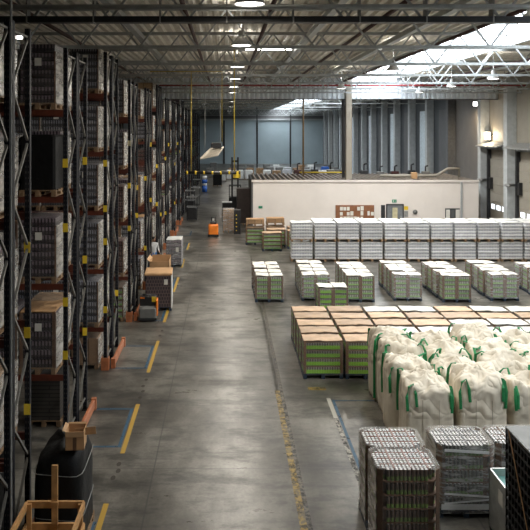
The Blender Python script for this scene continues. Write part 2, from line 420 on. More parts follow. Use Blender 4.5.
# loading docks
for k, d in enumerate((48.75, 43.6)):
    dr = empty('door_%d' % (k + 1), (0, 0, 0)); struct(dr)
    y0, y1 = d, d + 3.4
    b = MB()
    for j in range(8): b.bbox(XR - .12, XR - .04, y0, y1, .03 + j * .6, .03 + j * .6 + .585, .01)
    b.build('door_leaf', m_wallr, dr)
    for yy in (y0 + .5, y0 + 1.5, y0 + 2.5):
        MB().box(XR - .14, XR - .12, yy, yy + .62, 1.3, 1.62).build('door_window', EM('dock_window_glow', (.8, .9, 1), 1.6), dr)
    for yy in (y0 - .12, y1 + .12): MB().box(XR - .3, XR - .05, yy - .1, yy + .1, 0, 5.7).build('door_track', m_steeld, dr)
    MB().box(XR - .3, XR - .05, y0 - .2, y1 + .2, 5.5, 5.7).build('door_lintel', m_steel, dr)
    b = MB(); b.add([(XR, y0 - .3, 6.05), (XR, y1 + .3, 6.05), (XR - 1.1, y1 + .3, 5.75), (XR - 1.1, y0 - .3, 5.75), (XR, y0 - .3, 5.97), (XR, y1 + .3, 5.97), (XR - 1.1, y1 + .3, 5.67), (XR - 1.1, y0 - .3, 5.67)],
          [(0, 1, 2, 3), (7, 6, 5, 4), (0, 3, 7, 4), (1, 5, 6, 2), (3, 2, 6, 7), (0, 4, 5, 1)])
    o = b.build('door_canopy', m_galv); o.parent = dr
    MB().tube([(XR - .05, y1 + .3, 3.3), (XR - .9, y1 + .3, 3.3), (XR - .9, y1 - .4, 3.3)], .09).build('pipe_bumper', m_galv, dr)
    MB().bbox(XR - .35, XR - .1, y1 - .55, y1 - .25, 2.7, 3.5, .03).build('dock_control', m_blackm, dr)
# office block in the middle of the floor
of = empty('office_block', (0, 0, 0)); tag(of, 'long single-storey beige office block with flat joisted roof', 'building')
OX0, OX1, OY0, OY1, OZ = 1.85, 17.2, 50.0, 57.0, 3.42
b = MB()
for i in range(13):
    a = OX0 + (OX1 - OX0) / 13 * i; b.box(a + .004, a + (OX1 - OX0) / 13 - .004, OY0, OY0 + .12, 0, OZ - .1)
b.box(OX0, OX1, OY0 + .01, OY0 + .1, 0, OZ - .1); b.build('front_wall', m_office, of)
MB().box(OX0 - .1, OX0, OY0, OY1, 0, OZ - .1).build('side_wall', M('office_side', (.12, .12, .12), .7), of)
MB().box(OX1, OX1 + .1, OY0, OY1, 0, OZ - .1).build('side_wall', m_office, of)
MB().box(OX0, OX1, OY1 - .1, OY1, 0, OZ - .1).build('rear_wall', m_office, of)
MB().box(OX0 - .1, OX1 + .1, OY0 - .05, OY1, OZ - .1, OZ - .04).build('roof_sheet', m_roofd, of)
MB().box(OX0 - .1, OX1 + .1, OY0 - .08, OY0 - .02, OZ - .12, OZ + .03).build('roof_edge', m_office, of)
for i in range(44):
    a = OX0 + .15 + i * .345
    MB().box(a, a + .11, OY0 + .05, OY1 - .1, OZ - .04, OZ + .07).build('roof_joist', m_joist, of)
# side extension of the office
MB().box(16.06, 16.16, OY0 - .12, OY0, 0, 3.3).build('wall_post', m_steel, of)
dd = MB().box(wx(387, 50), wx(402.5, 50), OY0 - .06, OY0, 0, 1.72).build('door', M('door_grey', (.17, .18, .19), .5), of)
fx0, fx1 = wx(387, 50), wx(402.5, 50)
MB().box(fx0 - .07, fx0, OY0 - .09, OY0, 0, 1.8).box(fx1, fx1 + .07, OY0 - .09, OY0, 0, 1.8).box(fx0, fx1, OY0 - .09, OY0, 1.72, 1.8).build('door_frame', m_steeld, dd)
MB().box(fx0 + .36, fx1 - .36, OY0 - .08, OY0 - .06, .8, 1.55).build('door_pane', M('cream_pane', (.55, .50, .32), .3), dd)
MB().bbox(fx1 - .15, fx1 - .08, OY0 - .12, OY0 - .06, .9, .95, .005).build('handle', m_galv, dd)
def plate(name, px0, px1, py0, py1, m, label, cat, d=50.0, th=.03):
    x0, x1 = wx(px0, d), wx(px1, d); z1 = H - (py0 - CY) * d / F; z0 = H - (py1 - CY) * d / F
    o = MB().box(x0, x1, d - th - .005, d - .001, z0, z1).build(name, m); tag(o, label, cat); return o, x0, x1, z0, z1
o, *_ = plate('exit_sign', 392, 396.5, 199.5, 202.5, m_green, 'small green exit sign above the grey office door', 'sign')
_, x0, x1, z0, z1 = _[0] if False else (0,) + tuple(_[i] for i in range(4))
MB().box(x0 + .06, x0 + .12, 49.96, 49.965, z0 + .05, z1 - .05).bar((x0 + .18, 49.963, z0 + .1), (x1 - .05, 49.963, z0 + .1), .01, .03).build('pictogram', m_paper, o)
plate('exit_sign', 258.5, 262.5, 206, 208.3, m_green, 'small green exit sign on the left end of the office wall', 'sign')
plate('signal_board', 381, 385, 205, 221, m_steeld, 'narrow dark board with lamps between notice board and grey door', 'panel')
o, x0, x1, z0, z1 = plate('warning_sign', 404, 408, 206.2, 209.8, m_yel, 'yellow warning sign right of the grey office door', 'sign')
o, x0, x1, z0, z1 = plate('info_plate', 404, 408, 211, 217, m_galv, 'grey plate under the yellow sign beside the office door', 'sign')
cz = H - (212 - CY) * 50 / F
o = MB().tube([(wx(415, 50), 50, cz), (wx(415, 50), 49.93, cz)], .16, 16).build('wall_clock', m_grey); tag(o, 'round grey disc on the office wall right of the door', 'sign')
# notice board
nb = empty('notice_board', (wx(355, 50), 49.95, 0)); tag(nb, 'wide brown notice board covered with white papers on the office wall', 'notice board')
bx0, bx1 = wx(335.5, 50) - nb.location.x, wx(374, 50) - nb.location.x
MB().box(bx0, bx1, -.02, .04, .62, 1.72).build('board', M('cork', (.24, .10, .045), .8), nb)
rr = random.Random(3)
for i in range(11):
    if i in (0, 8): continue
    for j in range(3):
        if rr.random() < .78:
            a = bx0 + .06 + i * .235; z = .68 + j * .34
            MB().box(a, a + .14 + rr.random() * .08, -.035, -.021, z, z + .22 + rr.random() * .09).build('paper', m_paper, nb)
# office window with posters
wn = empty('office_window', (0, 0, 0)); tag(wn, 'small office window at the right end of the beige wall', 'window')
a0, a1 = wx(445, 50), wx(459.5, 50)
MB().box(a0, a1, 49.93, 49.985, .6, 1.5).build('frame', m_steeld, wn)
for j in range(3): MB().box(a0 + .05 + j * .33, a0 + .31 + j * .33, 49.9, 49.935, .7 + .1 * (j % 2), 1.42).build('pane', (m_paper, m_glass, m_paper)[j], wn)
# pipes and duct on the office roof
o = MB().tube([(wx(300, 55), 55.5, 3.62), (9.5, 55.5, 3.62)], .06).build('roof_cable', m_ypipe); tag(o, 'yellow-brown cable bundle lying on the office roof', 'cable')
o = MB().tube([(11.0, 52, 3.60), (14.2, 52, 3.60), (15.0, 52, 3.62), (15.8, 52, 4.1), (16.6, 52, 4.12), (16.6, 52, 3.5)], .1, 8).build('roof_duct', m_wallr); tag(o, 'cream bent duct along the right end of the office roof', 'duct')
rr = random.Random(5)
for i in range(9):
    x = 5.3 + i * 1.25 + rr.random() * .3; hh = .25 + rr.random() * .35
    u = empty('roof_fan', (x, 56.0, OZ + .07)); tag(u, 'small dark red vent unit on the office roof, %s from the left' % ORD[i], 'vent', 'vent units on the office roof')
    MB().bbox(-.28, .28, -.25, .25, 0, hh * .6, .03).build('casing', (m_redd, m_steeld, m_grey)[i % 3], u)
    MB().tube([(0, 0, hh * .6), (0, 0, hh + .25)], .06).tube([(0, 0, hh + .25), (.2, 0, hh + .3)], .06).build('outlet_pipe', m_steeld, u)
o = MB().bbox(wx(412, 50.5), wx(417.5, 50.5), 50.5, 50.9, OZ + .07, OZ + .5, .02).build('junction_box', m_card); tag(o, 'small tan box standing on the office roof edge', 'box')

# columns and vertical pipes
def column(px, d, w, m, name, label, z0=0, z1=ZC - .05, cat='column', rnd_=False):
    x = wx(px, d)
    b = MB()
    if rnd_: b.tube([(x, d, z0), (x, d, z1)], w / 2, 10)
    else: b.bbox(x - w / 2, x + w / 2, d - w / 2, d + w / 2, z0, z1, .02)
    return tag(b.build(name, m, None), label, cat)
o = column(348.6, 50.7, .40, m_wallr, 'steel_column', 'beige column rising through the office roof left of the door', OZ - .04)
o = column(343.4, 51.6, .20, m_steeld, 'steel_column', 'thin dark post just left of the beige column', OZ + .06)
column(303.3, 53, .13, m_brown, 'vertical_pipe', 'brown vertical pipe rising from the office roof', OZ + .08, 10.3, 'pipe', True)
column(257, YB - 22, .22, m_steeld, 'steel_column', 'dark slim column far off before the blue-grey back wall', 0)
column(290.5, YB - 12, .22, m_steeld, 'steel_column', 'dark slim column before the back wall, right of brown pipe', 0)

# ------------------------------------------------------------------ roof steel
def truss(d, idx, zb=9.28, zt=10.36):
    t = empty('roof_truss', (0, d, 0)); tag(t, 'grey lattice roof truss spanning the hall, %s from the camera' % ORD[idx], 'truss', 'roof trusses')
    MB().box(XL, XR, -.07, .07, zt - .05, zt + .05).build('top_chord', m_steel, t)
    MB().box(XL, XR, -.06, .06, zb - .045, zb + .045).build('bottom_chord', m_steel, t)
    b = MB(); x = XL; k = 0; P = 1.65
    while x + P <= XR + .01:
        b.bar((x, 0, zb), (x + P / 2, 0, zt), .05, .05); b.bar((x + P / 2, 0, zt), (x + P, 0, zb), .05, .05)
        x += P
    b.build('lattice_web', m_steel, t)
ti = 0
for d in (15.4, 20.6, 26, 31.5, 37, 42.5, 47, 58, 68, 80, 92, 104, 118, 131):
    truss(d, ti); ti += 1
for i, x in enumerate((-10.5, -5.2, -1.05, 1.15, 4.3, 7.6, 13.3, 15.7)):
    o = MB().tube([(x, 3, 10.02), (x, 50.5, 10.02)], .06, 8).build('sprinkler_pipe', m_redd)
    tag(o, 'dark red sprinkler pipe running away under the roof, %s from the left' % ORD[i], 'pipe', 'sprinkler pipes')
for i, x in enumerate((-8.6, -3.0, 2.9, 6.1, 14.6)):
    o = MB().box(x - .1, x + .1, 3, 50.5, 10.12, 10.28).build('roof_purlin', m_steel)
    tag(o, 'grey roof beam running away from the camera, %s from the left' % ORD[i], 'beam', 'long roof beams')
o = empty('red_pipe', (0, 44.6, 9.6)); MB().tube([(-6, 0, 0), (XR - .7, 0, 0)], .05, 8).build('pipe_run', m_red, o)
for i in range(6): MB().box(-4 + i * 4.2, -3.97 + i * 4.2, -.02, .02, .03, .9).build('pipe_hanger', m_galv, o)
tag(o, 'bright red pipe crossing the hall below the roof', 'pipe')
o = MB().tube([(XL, 14.7, 9.42), (XR, 14.7, 9.46)], .055, 8).build('pale_tube', m_steel); tag(o, 'pale pipe crossing the roof above the black cable tray', 'pipe')
ct = empty('cable_tray', (0, 15.0, 9.16)); tag(ct, 'black cable tray crossing the whole hall nearest the camera', 'cable tray')
MB().box(XL, XR, -.12, .12, 0, .12).build('tray', m_steeld, ct)
for i in range(24): MB().box(XL + .4 + i * 1.36, XL + .43 + i * 1.36, -.13, .13, -.01, 1.15).build('hanger', m_galv, ct)
o = MB().tube([(wx(11, 10.35), 10.35, 0), (wx(11, 10.35), 10.35, 10.5)], .018, 6).build('pale_tube', m_galv); tag(o, 'thin pale tube added for the post-edge highlight of the nearest rack row', 'pipe')  # tube added to draw the highlight along the rack post edge
# high bay lamps
def lamp(x, d, label, z=9.25, r=.28, e=110):
    t = empty('high_bay_lamp', (x, d, z)); tag(t, label, 'lamp', 'round high-bay lamps')
    b = MB(); n = 20; prof = [(r, 0), (r * .96, .06), (r * .55, .2), (.09, .26), (.07, .42)]
    vs = [(math.cos(2 * PI * k / n) * q, math.sin(2 * PI * k / n) * q, zz) for q, zz in prof for k in range(n)]
    fs = [(i * n + k, i * n + (k + 1) % n, (i + 1) * n + (k + 1) % n, (i + 1) * n + k) for i in range(len(prof) - 1) for k in range(n)]
    b.add(vs, fs, 0, True); b.build('housing', m_galv, t)
    MB().tube([(0, 0, .015), (0, 0, .03)], r * .93, 20).build('lens', m_lamp, t)
    MB().tube([(0, 0, .4), (0, 0, 10.62 - z)], .012, 6).build('suspension_rod', m_steel, t)
    L = bpy.data.lights.new('lamp_light', 'AREA'); L.shape = 'DISK'; L.size = r * 1.6; L.energy = e * (1.7 if 25 < d < 50 else 1); L.color = (1, .93, .82)
    lo = bpy.data.objects.new('lamp_light', L); COL.objects.link(lo); lo.parent = t; lo.location = (0, 0, -.02)
    if d < 50:                                       # upward spot added only to brighten the roof deck
        L = bpy.data.lights.new('deck_fill_light', 'SPOT'); L.energy = 35; L.color = (1, .94, .85); L.spot_size = 2.9; L.spot_blend = .8; L.shadow_soft_size = .15
        lo = bpy.data.objects.new('deck_fill_light', L); COL.objects.link(lo); lo.parent = t; lo.location = (0, 0, .50); lo.rotation_euler = (PI, 0, 0)
for i, d in enumerate((13.3, 20.0, 27.0, 33.6, 40.2, 46.6)): lamp(.42 if i else .43, d, 'round high-bay lamp over the main aisle, %s from the camera' % ORD[i])
for i, d in enumerate((26.8, 33.6, 39.8, 46.4)): lamp(12.3, d, 'round high-bay lamp right of the skylight, %s from the camera' % ORD[i])
for i, d in enumerate((17, 30, 43)): lamp(6.6, d - 1.2, 'round high-bay lamp left of the skylight, %s from the camera' % ORD[i])
for i, d in enumerate((62, 78, 98, 120)): lamp(.5, d, 'round high-bay lamp in the far hall, %s from the downstand' % ORD[i], e=120)
def tube_light(x, d, z, w, label, e=60):
    t = empty('tube_light', (x, d, z)); tag(t, label, 'lamp')
    MB().box(-w / 2, w / 2, -.12, .12, .05, .13).build('housing', m_galv, t)
    MB().tube([(-w / 2 + .03, 0, .02), (w / 2 - .03, 0, .02)], .05, 8).build('tube', m_lamp, t)
    MB().box(-.015, .015, -.015, .015, .13, 10.5 - z).build('hanger', m_galv, t)
tube_light(wx(268.5, 30), 30, H + (128 - 49.5) * 30 / F, 1.95, 'long white strip light below the roof beyond the main lamp')
tube_light(wx(11, 19.6), 19.6, H + 90 * 19.6 / F, .66, 'short white strip light above the nearest racks')

# flood lights on right wall
fd = empty('flood_light', (XR - 1.05, 52.7, 8.73)); tag(fd, 'square white floodlight high on the right wall pier', 'lamp')
MB().bbox(-.2, .2, -.16, .12, -.2, .2, .02).build('housing', m_steeld, fd)
MB().box(-.16, .13, -.19, -.165, -.14, .14).build('lens', m_lamp, fd)
MB().tube([(0, .1, 0), (.2, .3, .05), (.42, .3, .05)], .03).build('wall_mount', m_steeld, fd)
L = bpy.data.lights.new('flood', 'SPOT'); L.energy = 650; L.color = (1, .80, .55); L.spot_size = 2.0; L.spot_blend = .6; L.shadow_soft_size = .12
lo = bpy.data.objects.new('flood', L); COL.objects.link(lo); lo.location = (XR - .95, 53.5, 8.5)
lo.rotation_euler = Vector((.95, 1.9, -3.0)).to_track_quat('-Z', 'Y').to_euler()
f2 = empty('flood_light', (XR - .7, 54.0, 6.35)); tag(f2, 'white wall lamp beside the first loading dock', 'lamp')
f2.location = (XR - .35, 52.1, 6.5)
MB().bbox(-.22, .22, -.12, .1, -.35, .25, .02).build('housing', m_white, f2); MB().box(-.16, .16, -.14, -.12, -.28, .16).build('lens', m_flood, f2)
MB().box(.2, .36, -.05, .05, -.08, .05).build('wall_mount', m_steeld, f2)
L = bpy.data.lights.new('flood', 'POINT'); L.energy = 55; L.color = (1, .8, .55); L.shadow_soft_size = .1
lo = bpy.data.objects.new('flood', L); COL.objects.link(lo); lo.location = (XR - .75, 51.7, 6.45)

# ------------------------------------------------------------------ pallets and loads
def pallet_mesh(w, d, m, name='pallet'):
    b = MB()
    for i in range(5):
        y = -d / 2 + i * (d - .12) / 4; b.box(-w / 2, w / 2, y, y + .12, .122, .144)
    for i in range(3):
        x = -w / 2 + i * (w - .1) / 2
        b.box(x, x + .1, -d / 2, d / 2, .1, .122); b.box(x, x + .1, -d / 2, d / 2, 0, .022)
        for j in range(3):
            y = -d / 2 + j * (d - .14) / 2; b.box(x, x + .1, y, y + .14, .022, .1)
    return b.mesh(name, m)
PM = {}
def pallet(w, d, m, parent, z=0):
    k = (w, d, m.name)
    if k not in PM: PM[k] = pallet_mesh(w, d, m)
    return put('pallet', PM[k], parent, (0, 0, z))
def wrap(w, d, h, m, parent, name='stretch_film', z=.1, b=.04):
    bb = MB().bbox(-w / 2 - .012, w / 2 + .012, -d / 2 - .012, d / 2 + .012, 0, h, b)
    return bb.build(name, m, parent, (0, 0, z))
def layered(name, w, d, n, lh, mat, pm, filmmat, cat, part='bottle_layer', lid=None, corners=None, split=1, seed=0):
    r = random.Random(seed); t = empty(name); t['category'] = cat
    pallet(w, d, pm, t)
    gw = (w - .02) / split
    gp_ = .008 if split == 1 else .03
    lm = MB().bbox(-gw / 2 + gp_, gw / 2 - gp_, -d / 2 + .02, d / 2 - .02, 0, lh - .018, .012).mesh(part, mat)
    for i in range(n):
        for s in range(split):
            o = put(part, lm, t, (-w / 2 + .01 + gw * (s + .5) + r.uniform(-.006, .006), r.uniform(-.008, .008), .146 + i * lh))
    z = .146 + n * lh
    if corners:
        cm = MB().box(0, .075, -.006, 0, 0, n * lh + .01).box(0, .006, 0, .07, 0, n * lh + .01).mesh('corner_board', corners)
        for s in range(split):
            a, c = -w / 2 + .01 + gw * s, -w / 2 + .01 + gw * (s + 1)
            o = put('corner_board', cm, t, (a, -d / 2 + .012, .146))
            o = put('corner_board', cm, t, (c, -d / 2 + .012, .146), PI / 2)
        o = put('corner_board', cm, t, (w / 2 - .01, d / 2 - .012, .146), PI)
        o = put('corner_board', cm, t, (-w / 2 + .01, d / 2 - .012, .146), -PI / 2)
    for sp in range(split if lid else 0):
        b = MB(); nx, ny = 8, 5; vs = []; ww, dq = gw / 2 - (.004 if split == 1 else .022), d / 2 - .005; sd = seed + sp * 17.3
        tx, ty = r.uniform(-.02, .02), r.uniform(-.03, .01); base = z + .035 + (r.uniform(0, .04) if split > 1 else 0)
        for zz in (0, -.018):
            for j in range(ny + 1):
                for i in range(nx + 1):
                    x = -ww + 2 * ww * i / nx; y = -dq + 2 * dq * j / ny
                    e = max(abs(x / ww), abs(y / dq)) ** 6
                    vs.append((x * (1 + .02 * noise.noise((y * 4, sd, 0))), y, zz + x * tx + y * ty + .022 * abs(noise.noise((x * 3 + sd, y * 3, sd))) - e * .035 * (.5 + noise.noise((x * 3, y * 3, sd)))))
        N = (nx + 1) * (ny + 1); fs = []
        for j in range(ny):
            for i in range(nx):
                q = j * (nx + 1) + i; fs.append((q, q + 1, q + nx + 2, q + nx + 1)); fs.append((N + q + nx + 1, N + q + nx + 2, N + q + 1, N + q))
        edge = [i for i in range(nx + 1)] + [j * (nx + 1) + nx for j in range(1, ny + 1)] + [ny * (nx + 1) + i for i in range(nx - 1, -1, -1)] + [j * (nx + 1) for j in range(ny - 1, 0, -1)]
        for i in range(len(edge)): a, c = edge[i], edge[(i + 1) % len(edge)]; fs.append((a, a + N, c + N, c))
        b.add(vs, fs); b.build('cardboard_lid', lid, t, (-w / 2 + .01 + gw * (sp + .5), 0, base))
    if filmmat: wrap(w, d, n * lh + .08 if not lid else n * lh + .04, filmmat, t)
    return t
def solid_load(name, w, d, h, mat, pm, filmmat, cat, part='carton_stack', bev=.02):
    t = empty(name); t['category'] = cat; pallet(w, d, pm, t)
    MB().bbox(-w / 2 + .02, w / 2 - .02, -d / 2 + .02, d / 2 - .02, 0, h, bev).build(part, mat, t, (0, 0, .146))
    if filmmat: wrap(w, d, h + .06, filmmat, t)
    return t

# --- rack loads (kinds)
R_K = [
    (layered('bottle_pallet', .8, 1.1, 7, .185, b_purple, m_wood, f_thin, 'pallet', seed=1), 'dark purple bottle pallet'),
    (layered('bottle_pallet', .8, 1.1, 6, .2, b_purple, m_wood, f_thin, 'pallet', lid=m_card, corners=m_cardd, seed=2), 'card-topped dark bottle pallet'),
    (layered('can_pallet', .8, 1.1, 6, .2, b_blue, m_wood, f_thin, 'pallet', 'can_layer', seed=3), 'milky blue-grey can pallet'),
    (solid_load('carton_pallet', .8, 1.1, 1.15, c_tan, m_wood, f_thin, 'pallet'), 'brown carton pallet'),
    (layered('bottle_pallet', .8, 1.1, 6, .19, b_red, m_wood, f_thin, 'pallet', seed=4), 'dark red bottle pallet'),
    (solid_load('wrapped_pallet', .8, 1.1, 1.2, m_black, m_wood, None, 'pallet', 'black_wrap', .05), 'black-wrapped pallet load'),
    (layered('jar_pallet', .8, 1.1, 5, .22, b_green2, m_wood, f_thin, 'pallet', 'jar_layer', seed=5), 'pale green jar pallet'),
]
for pr_, nm_ in R_K[:3]: MB().box(-.05, .10, -.568, -.565, .95, 1.12).build('label_sheet', m_paper, pr_)
R_FLOOR = solid_load('board_stack', .8, 1.1, 1.0, c_boards, m_wood, None, 'pallet', 'board_stack', .01)
R_BAND = (solid_load('carton_pallet', .8, 1.1, .75, cartons('brown_strapped_cartons', (.30, .18, .10), .4, .75), m_wood, f_brown, 'pallet'), 'brown filmed carton pallet')
for pr_, nm_ in R_K + [R_BAND]:
    if nm_[:5] != 'black':
        hh = {'card': 1.2, 'dark': 1.14, 'pale': 1.1, 'milk': 1.2}.get(nm_[:4], 1.15) if pr_ is not R_BAND[0] else .75
        MB().bbox(.398, .41, -.545, .545, 0, hh, .004).build('side_film', f_side, pr_, (.006, 0, .13))  # film sheet whitened to paint the lit aisle side of the load
        MB().box(.372, .400, -.553, -.546, 0, hh - .02).build('corner_board', m_cardd, pr_, (0, 0, .146))
TA = [0, 1.62, 3.6, 5.5, 7.4]; TB = [0, 1.22, 2.9, 4.6, 6.3, 8.0]
XE = -3.5
def zig(mb, x, y0, y1, z0, z1, step, w=.035):
    z = z0; s = 0
    while z + step <= z1 + .001:
        a, b_ = (y0, y1) if s % 2 == 0 else (y1, y0)
        mb.bar((x, a, z), (x, b_, z + step), w, w); z += step; s += 1
def rack_row(k):
    d = 10.65 + 5.25 * k
    tiers = TB if k in (2, 5, 9) else TA
    top = 8.75 if tiers is TA else 9.2
    bays = 2 if k < 5 else 1
    t = empty('pallet_rack', (XE, d, 0)); tag(t, 'dark pallet rack row beside the aisle, %s from the camera' % ORD[k], 'pallet rack', 'pallet rack rows')
    pm = MB().box(-.045, .045, -.05, .05, 0, top).box(-.07, .07, -.08, .08, 0, .02).mesh('upright_post', m_post)
    for u in range(2):
        ya = u * 1.2 + .05; yb = ya + 1.0
        for bx in range(bays + 1):
            x = -bx * 2.78
            put('upright_post', pm, t, (x, ya, 0)); put('upright_post', pm, t, (x, yb, 0))
            b = MB(); zig(b, x, ya, yb, .3, top - .15, (top - .45) / 9, .04); b.bar((x, ya, .3), (x, yb, .3), .035); b.bar((x, ya, top - .15), (x, yb, top - .15), .035)
            b.build('frame_bracing', m_brace, t)
        for bx in range(bays):
            for z in tiers[1:]:
                for yy in (ya - .02, yb + .02):
                    MB().box(-(bx + 1) * 2.78 + .05, -bx * 2.78 - .05, yy - .025, yy + .025, z - .13, z).build('load_beam', m_beam, t)
    # end protection, position plates
    if k < 9:
        MB().box(-.11, .11, -.08, -.06, 0, .36).box(-.11, -.09, -.06, .12, 0, .36).box(.09, .11, -.06, .12, 0, .36).build('post_guard', m_orange, t)
        MB().bbox(.17, .25, .15, 2.3, .05, .26, .01).box(.15, .27, .1, .22, 0, .28).box(.15, .27, 2.2, 2.34, 0, .28).build('end_barrier', m_orange, t)
        r = random.Random(k + 50)
        for y in (.05, 2.25) if k else (2.25,):
            for z in (2.05, 3.4, 4.9, 6.2):
                if r.random() < (.2 if k < 3 else .65): continue
                z += r.uniform(-.35, .35) if k else 0
                MB().box(-.055, .055, y - .062, y - .052, z - .095, z + .095).build('position_plate', m_cream if r.random() < .15 else m_yel, t)
    # loads
    r = random.Random(k * 7 + 1)
    side = ['front', 'rear']
    for u in range(2):
        yc = d + u * 1.2 + .55
        nb = (4 if k in (1, 2) else 3 if k < 2 else 2 if k < 5 else 1) if u == 0 else (3 if k == 0 else 1)
        for j in range(nb):
            xc = XE - .20 - .41 - (j % 3) * .84 - (j // 3) * 2.78 - (.16 if k == 1 and u == 1 else 0)
            for ti, z in enumerate(tiers):
                if k == 0 and u == 0: continue
                if k > 9 and ti == 0: pass
                q = r.random()
                if k == 1 and u == 0:
                    if ti == 0: continue
                    ki = {4: 0, 3: 5, 2: 0, 1: 1}[ti] if j == 0 else int(q * 7)
                elif k == 1 and ti == 0: ki = -1 if j == 0 else 3
                elif k == 2 and ti == 0: ki = -2
                elif k == 2: ki = (2, 0, 0, 2, 2, 2)[ti] if u == 0 else int(q * 7)
                elif u == 0 and k == 3: ki = (6, 4, 4, 2, 2, 2)[ti]
                elif k > 2 and q > .93: continue
                else: ki = int(r.random() * 7)
                gap = (tiers[ti + 1] - z) if ti + 1 < len(tiers) else 2
                if gap < 1.75 and ki in (0, 1, 3, 5) and ti: ki = 2
                if ki == -1: pr, nm = R_FLOOR, 'stack of dark boards'
                elif ki == -2: pr, nm = R_BAND
                else: pr, nm = R_K[ki]
                where = 'at aisle end' if j == 0 else '%s from aisle' % ORD[j]
                lvl = 'on the floor' if ti == 0 else '%s shelf up' % ORD[ti - 1]
                if ti == 0 and gap < 1.5: pr, nm = R_BAND
                place(pr, (xc + r.uniform(-.006, .006), yc + r.uniform(-.03, .03), z + .004), 0,
                      '%s, %s, %s of %s rack row, %s' % (nm, lvl, side[u], ORD[k], where), 'loads in the %s rack row' % ORD[k])
for k in range(17): rack_row(k)
# far dark rack seen past the end of the rows
# ------------------------------------------------------------------ right-hand blocks
def first_free(protos, r): return protos[int(r.random() * len(protos))]
TRAY = [layered('tray_pallet', 1.11, .65, 4, lh_, b_green, m_bluep, f_thin, 'pallet', 'jar_tray', lid=m_lid, corners=m_cardd, seed=sd_) for lh_, sd_ in ((.225, 11), (.227, 12), (.223, 14), (.226, 15))]
TRAY += [layered('tray_pallet', 1.11, .65, 4, .225, b_green2, m_bluep, f_clear, 'pallet', 'jar_tray', lid=m_lidw, corners=m_cardd, seed=13),
         layered('tray_pallet', 1.11, .65, 4, .227, b_green2, m_bluep, f_clear, 'pallet', 'jar_tray', lid=m_lidw, corners=m_cardd, seed=16)]
r = random.Random(21)
for c in range(8):
    for w in range(5):
        pr = TRAY[4 + (w + c) % 2] if (c > 1 and r.random() < .5 + .06 * c) else TRAY[(w + c * 3) % 4]
        if c > 4 and w < 2 : pass
        place(pr, (2.13 + .59 + c * 1.18 + r.uniform(-.012, .012), 20.3 + .38 + w * .83 + r.uniform(-.02, .02), 0), r.uniform(-.01, .01),
              'card-topped jar pallet in the big block, %s row, %s column from left' % (ORD[w], ORD[c]), 'card-topped jar pallets in the big block')
SM = [layered('jar_pallet', 1.14, .65, 5, lh_, b_green2, m_bluep, f_, 'pallet', 'jar_tray', lid=m_lidw, corners=m_cardd, split=2, seed=sd_) for lh_, sd_, f_ in ((.179, 31, f_clear), (.177, 32, f_milk), (.178, 34, f_clear), (.179, 35, f_milk))]
for g, (x, n) in enumerate(((1.14, 4), (3.05, 4), (4.85, 4), (6.8, 4), (8.65, 4), (10.7, 4), (12.75, 4))):
    for w in range(n):
        place(SM[(g * 3 + w) % 4], (x + .59 + r.uniform(-.04, .04), 29.2 + .42 + w * .83 + .25 * (g % 2), 0), r.uniform(-.03, .03),
              'film-wrapped jar pallet, %s cluster from the left, %s row back' % (ORD[g], ORD[w]), 'jar pallet clusters in mid floor')
sg = layered('jar_pallet', 1.16, .78, 4, .19, b_green, m_bluep, f_clear, 'pallet', 'jar_tray', lid=m_lidw, corners=m_cardd, split=2, seed=33)
place(sg, (4.07, 28.2 - .05, 0), .02, 'single low jar pallet with broken lid standing before the second cluster', None)
# white double-stacked wall
WH = [layered('bottle_pallet', 1.13, .9, 5, .164, b_white, m_wood, f_clear, 'pallet', 'bottle_layer', lid=m_white, seed=41),
      layered('bottle_pallet', 1.13, .9, 5, .164, b_white, m_wood, f_clear, 'pallet', 'bottle_layer', lid=m_white, seed=42)]
for c in range(12):
    for w in range(2):
        for t_ in range(2):
            if c == 0 and w == 1: continue
            place(WH[(c + w) % 2], (3.38 + .6 + c * 1.225, 38.2 + .5 + w * 1.0, t_ * 1.045), r.uniform(-.01, .01),
                  'white bottle pallet, %s of %s wall row, %s column from the left' % (('lower', 'upper')[t_], ('front', 'rear')[w], ORD[c]), 'white bottle pallets stacked two high')
# brown tray pallets left of the white wall
BR = layered('jar_pallet', 1.12, .76, 4, .22, b_green2, m_bluep, None, 'pallet', 'jar_tray', lid=m_lid, corners=m_cardd, seed=51)
BT = layered('carton_pallet', 1.1, .8, 1, .24, c_tan, m_wood, None, 'pallet', 'carton_layer', lid=m_card, seed=52)
for i, (x, y, z) in enumerate(((2.62, 41.8, 0), (1.75, 44.1, 0), (2.95, 43.2, 0), (4.12, 42.6, 0), (3.0, 44.6, 0), (4.25, 44.2, 0))):
    place(BR, (x, y, z), 0, 'brown and green jar pallet left of the white wall, %s of six by nearness' % ORD[(0, 3, 2, 1, 5, 4)[i]], 'brown jar pallets left of the white wall')
for i, (x, y, z) in enumerate(((1.75, 44.1, 1.12), (3.0, 44.6, 1.12))):
    place(BT, (x, y, z), 0, 'low brown carton layer on top of the %s rear jar pallet' % ('left', 'right')[i], 'cartons on the brown jar pallets')

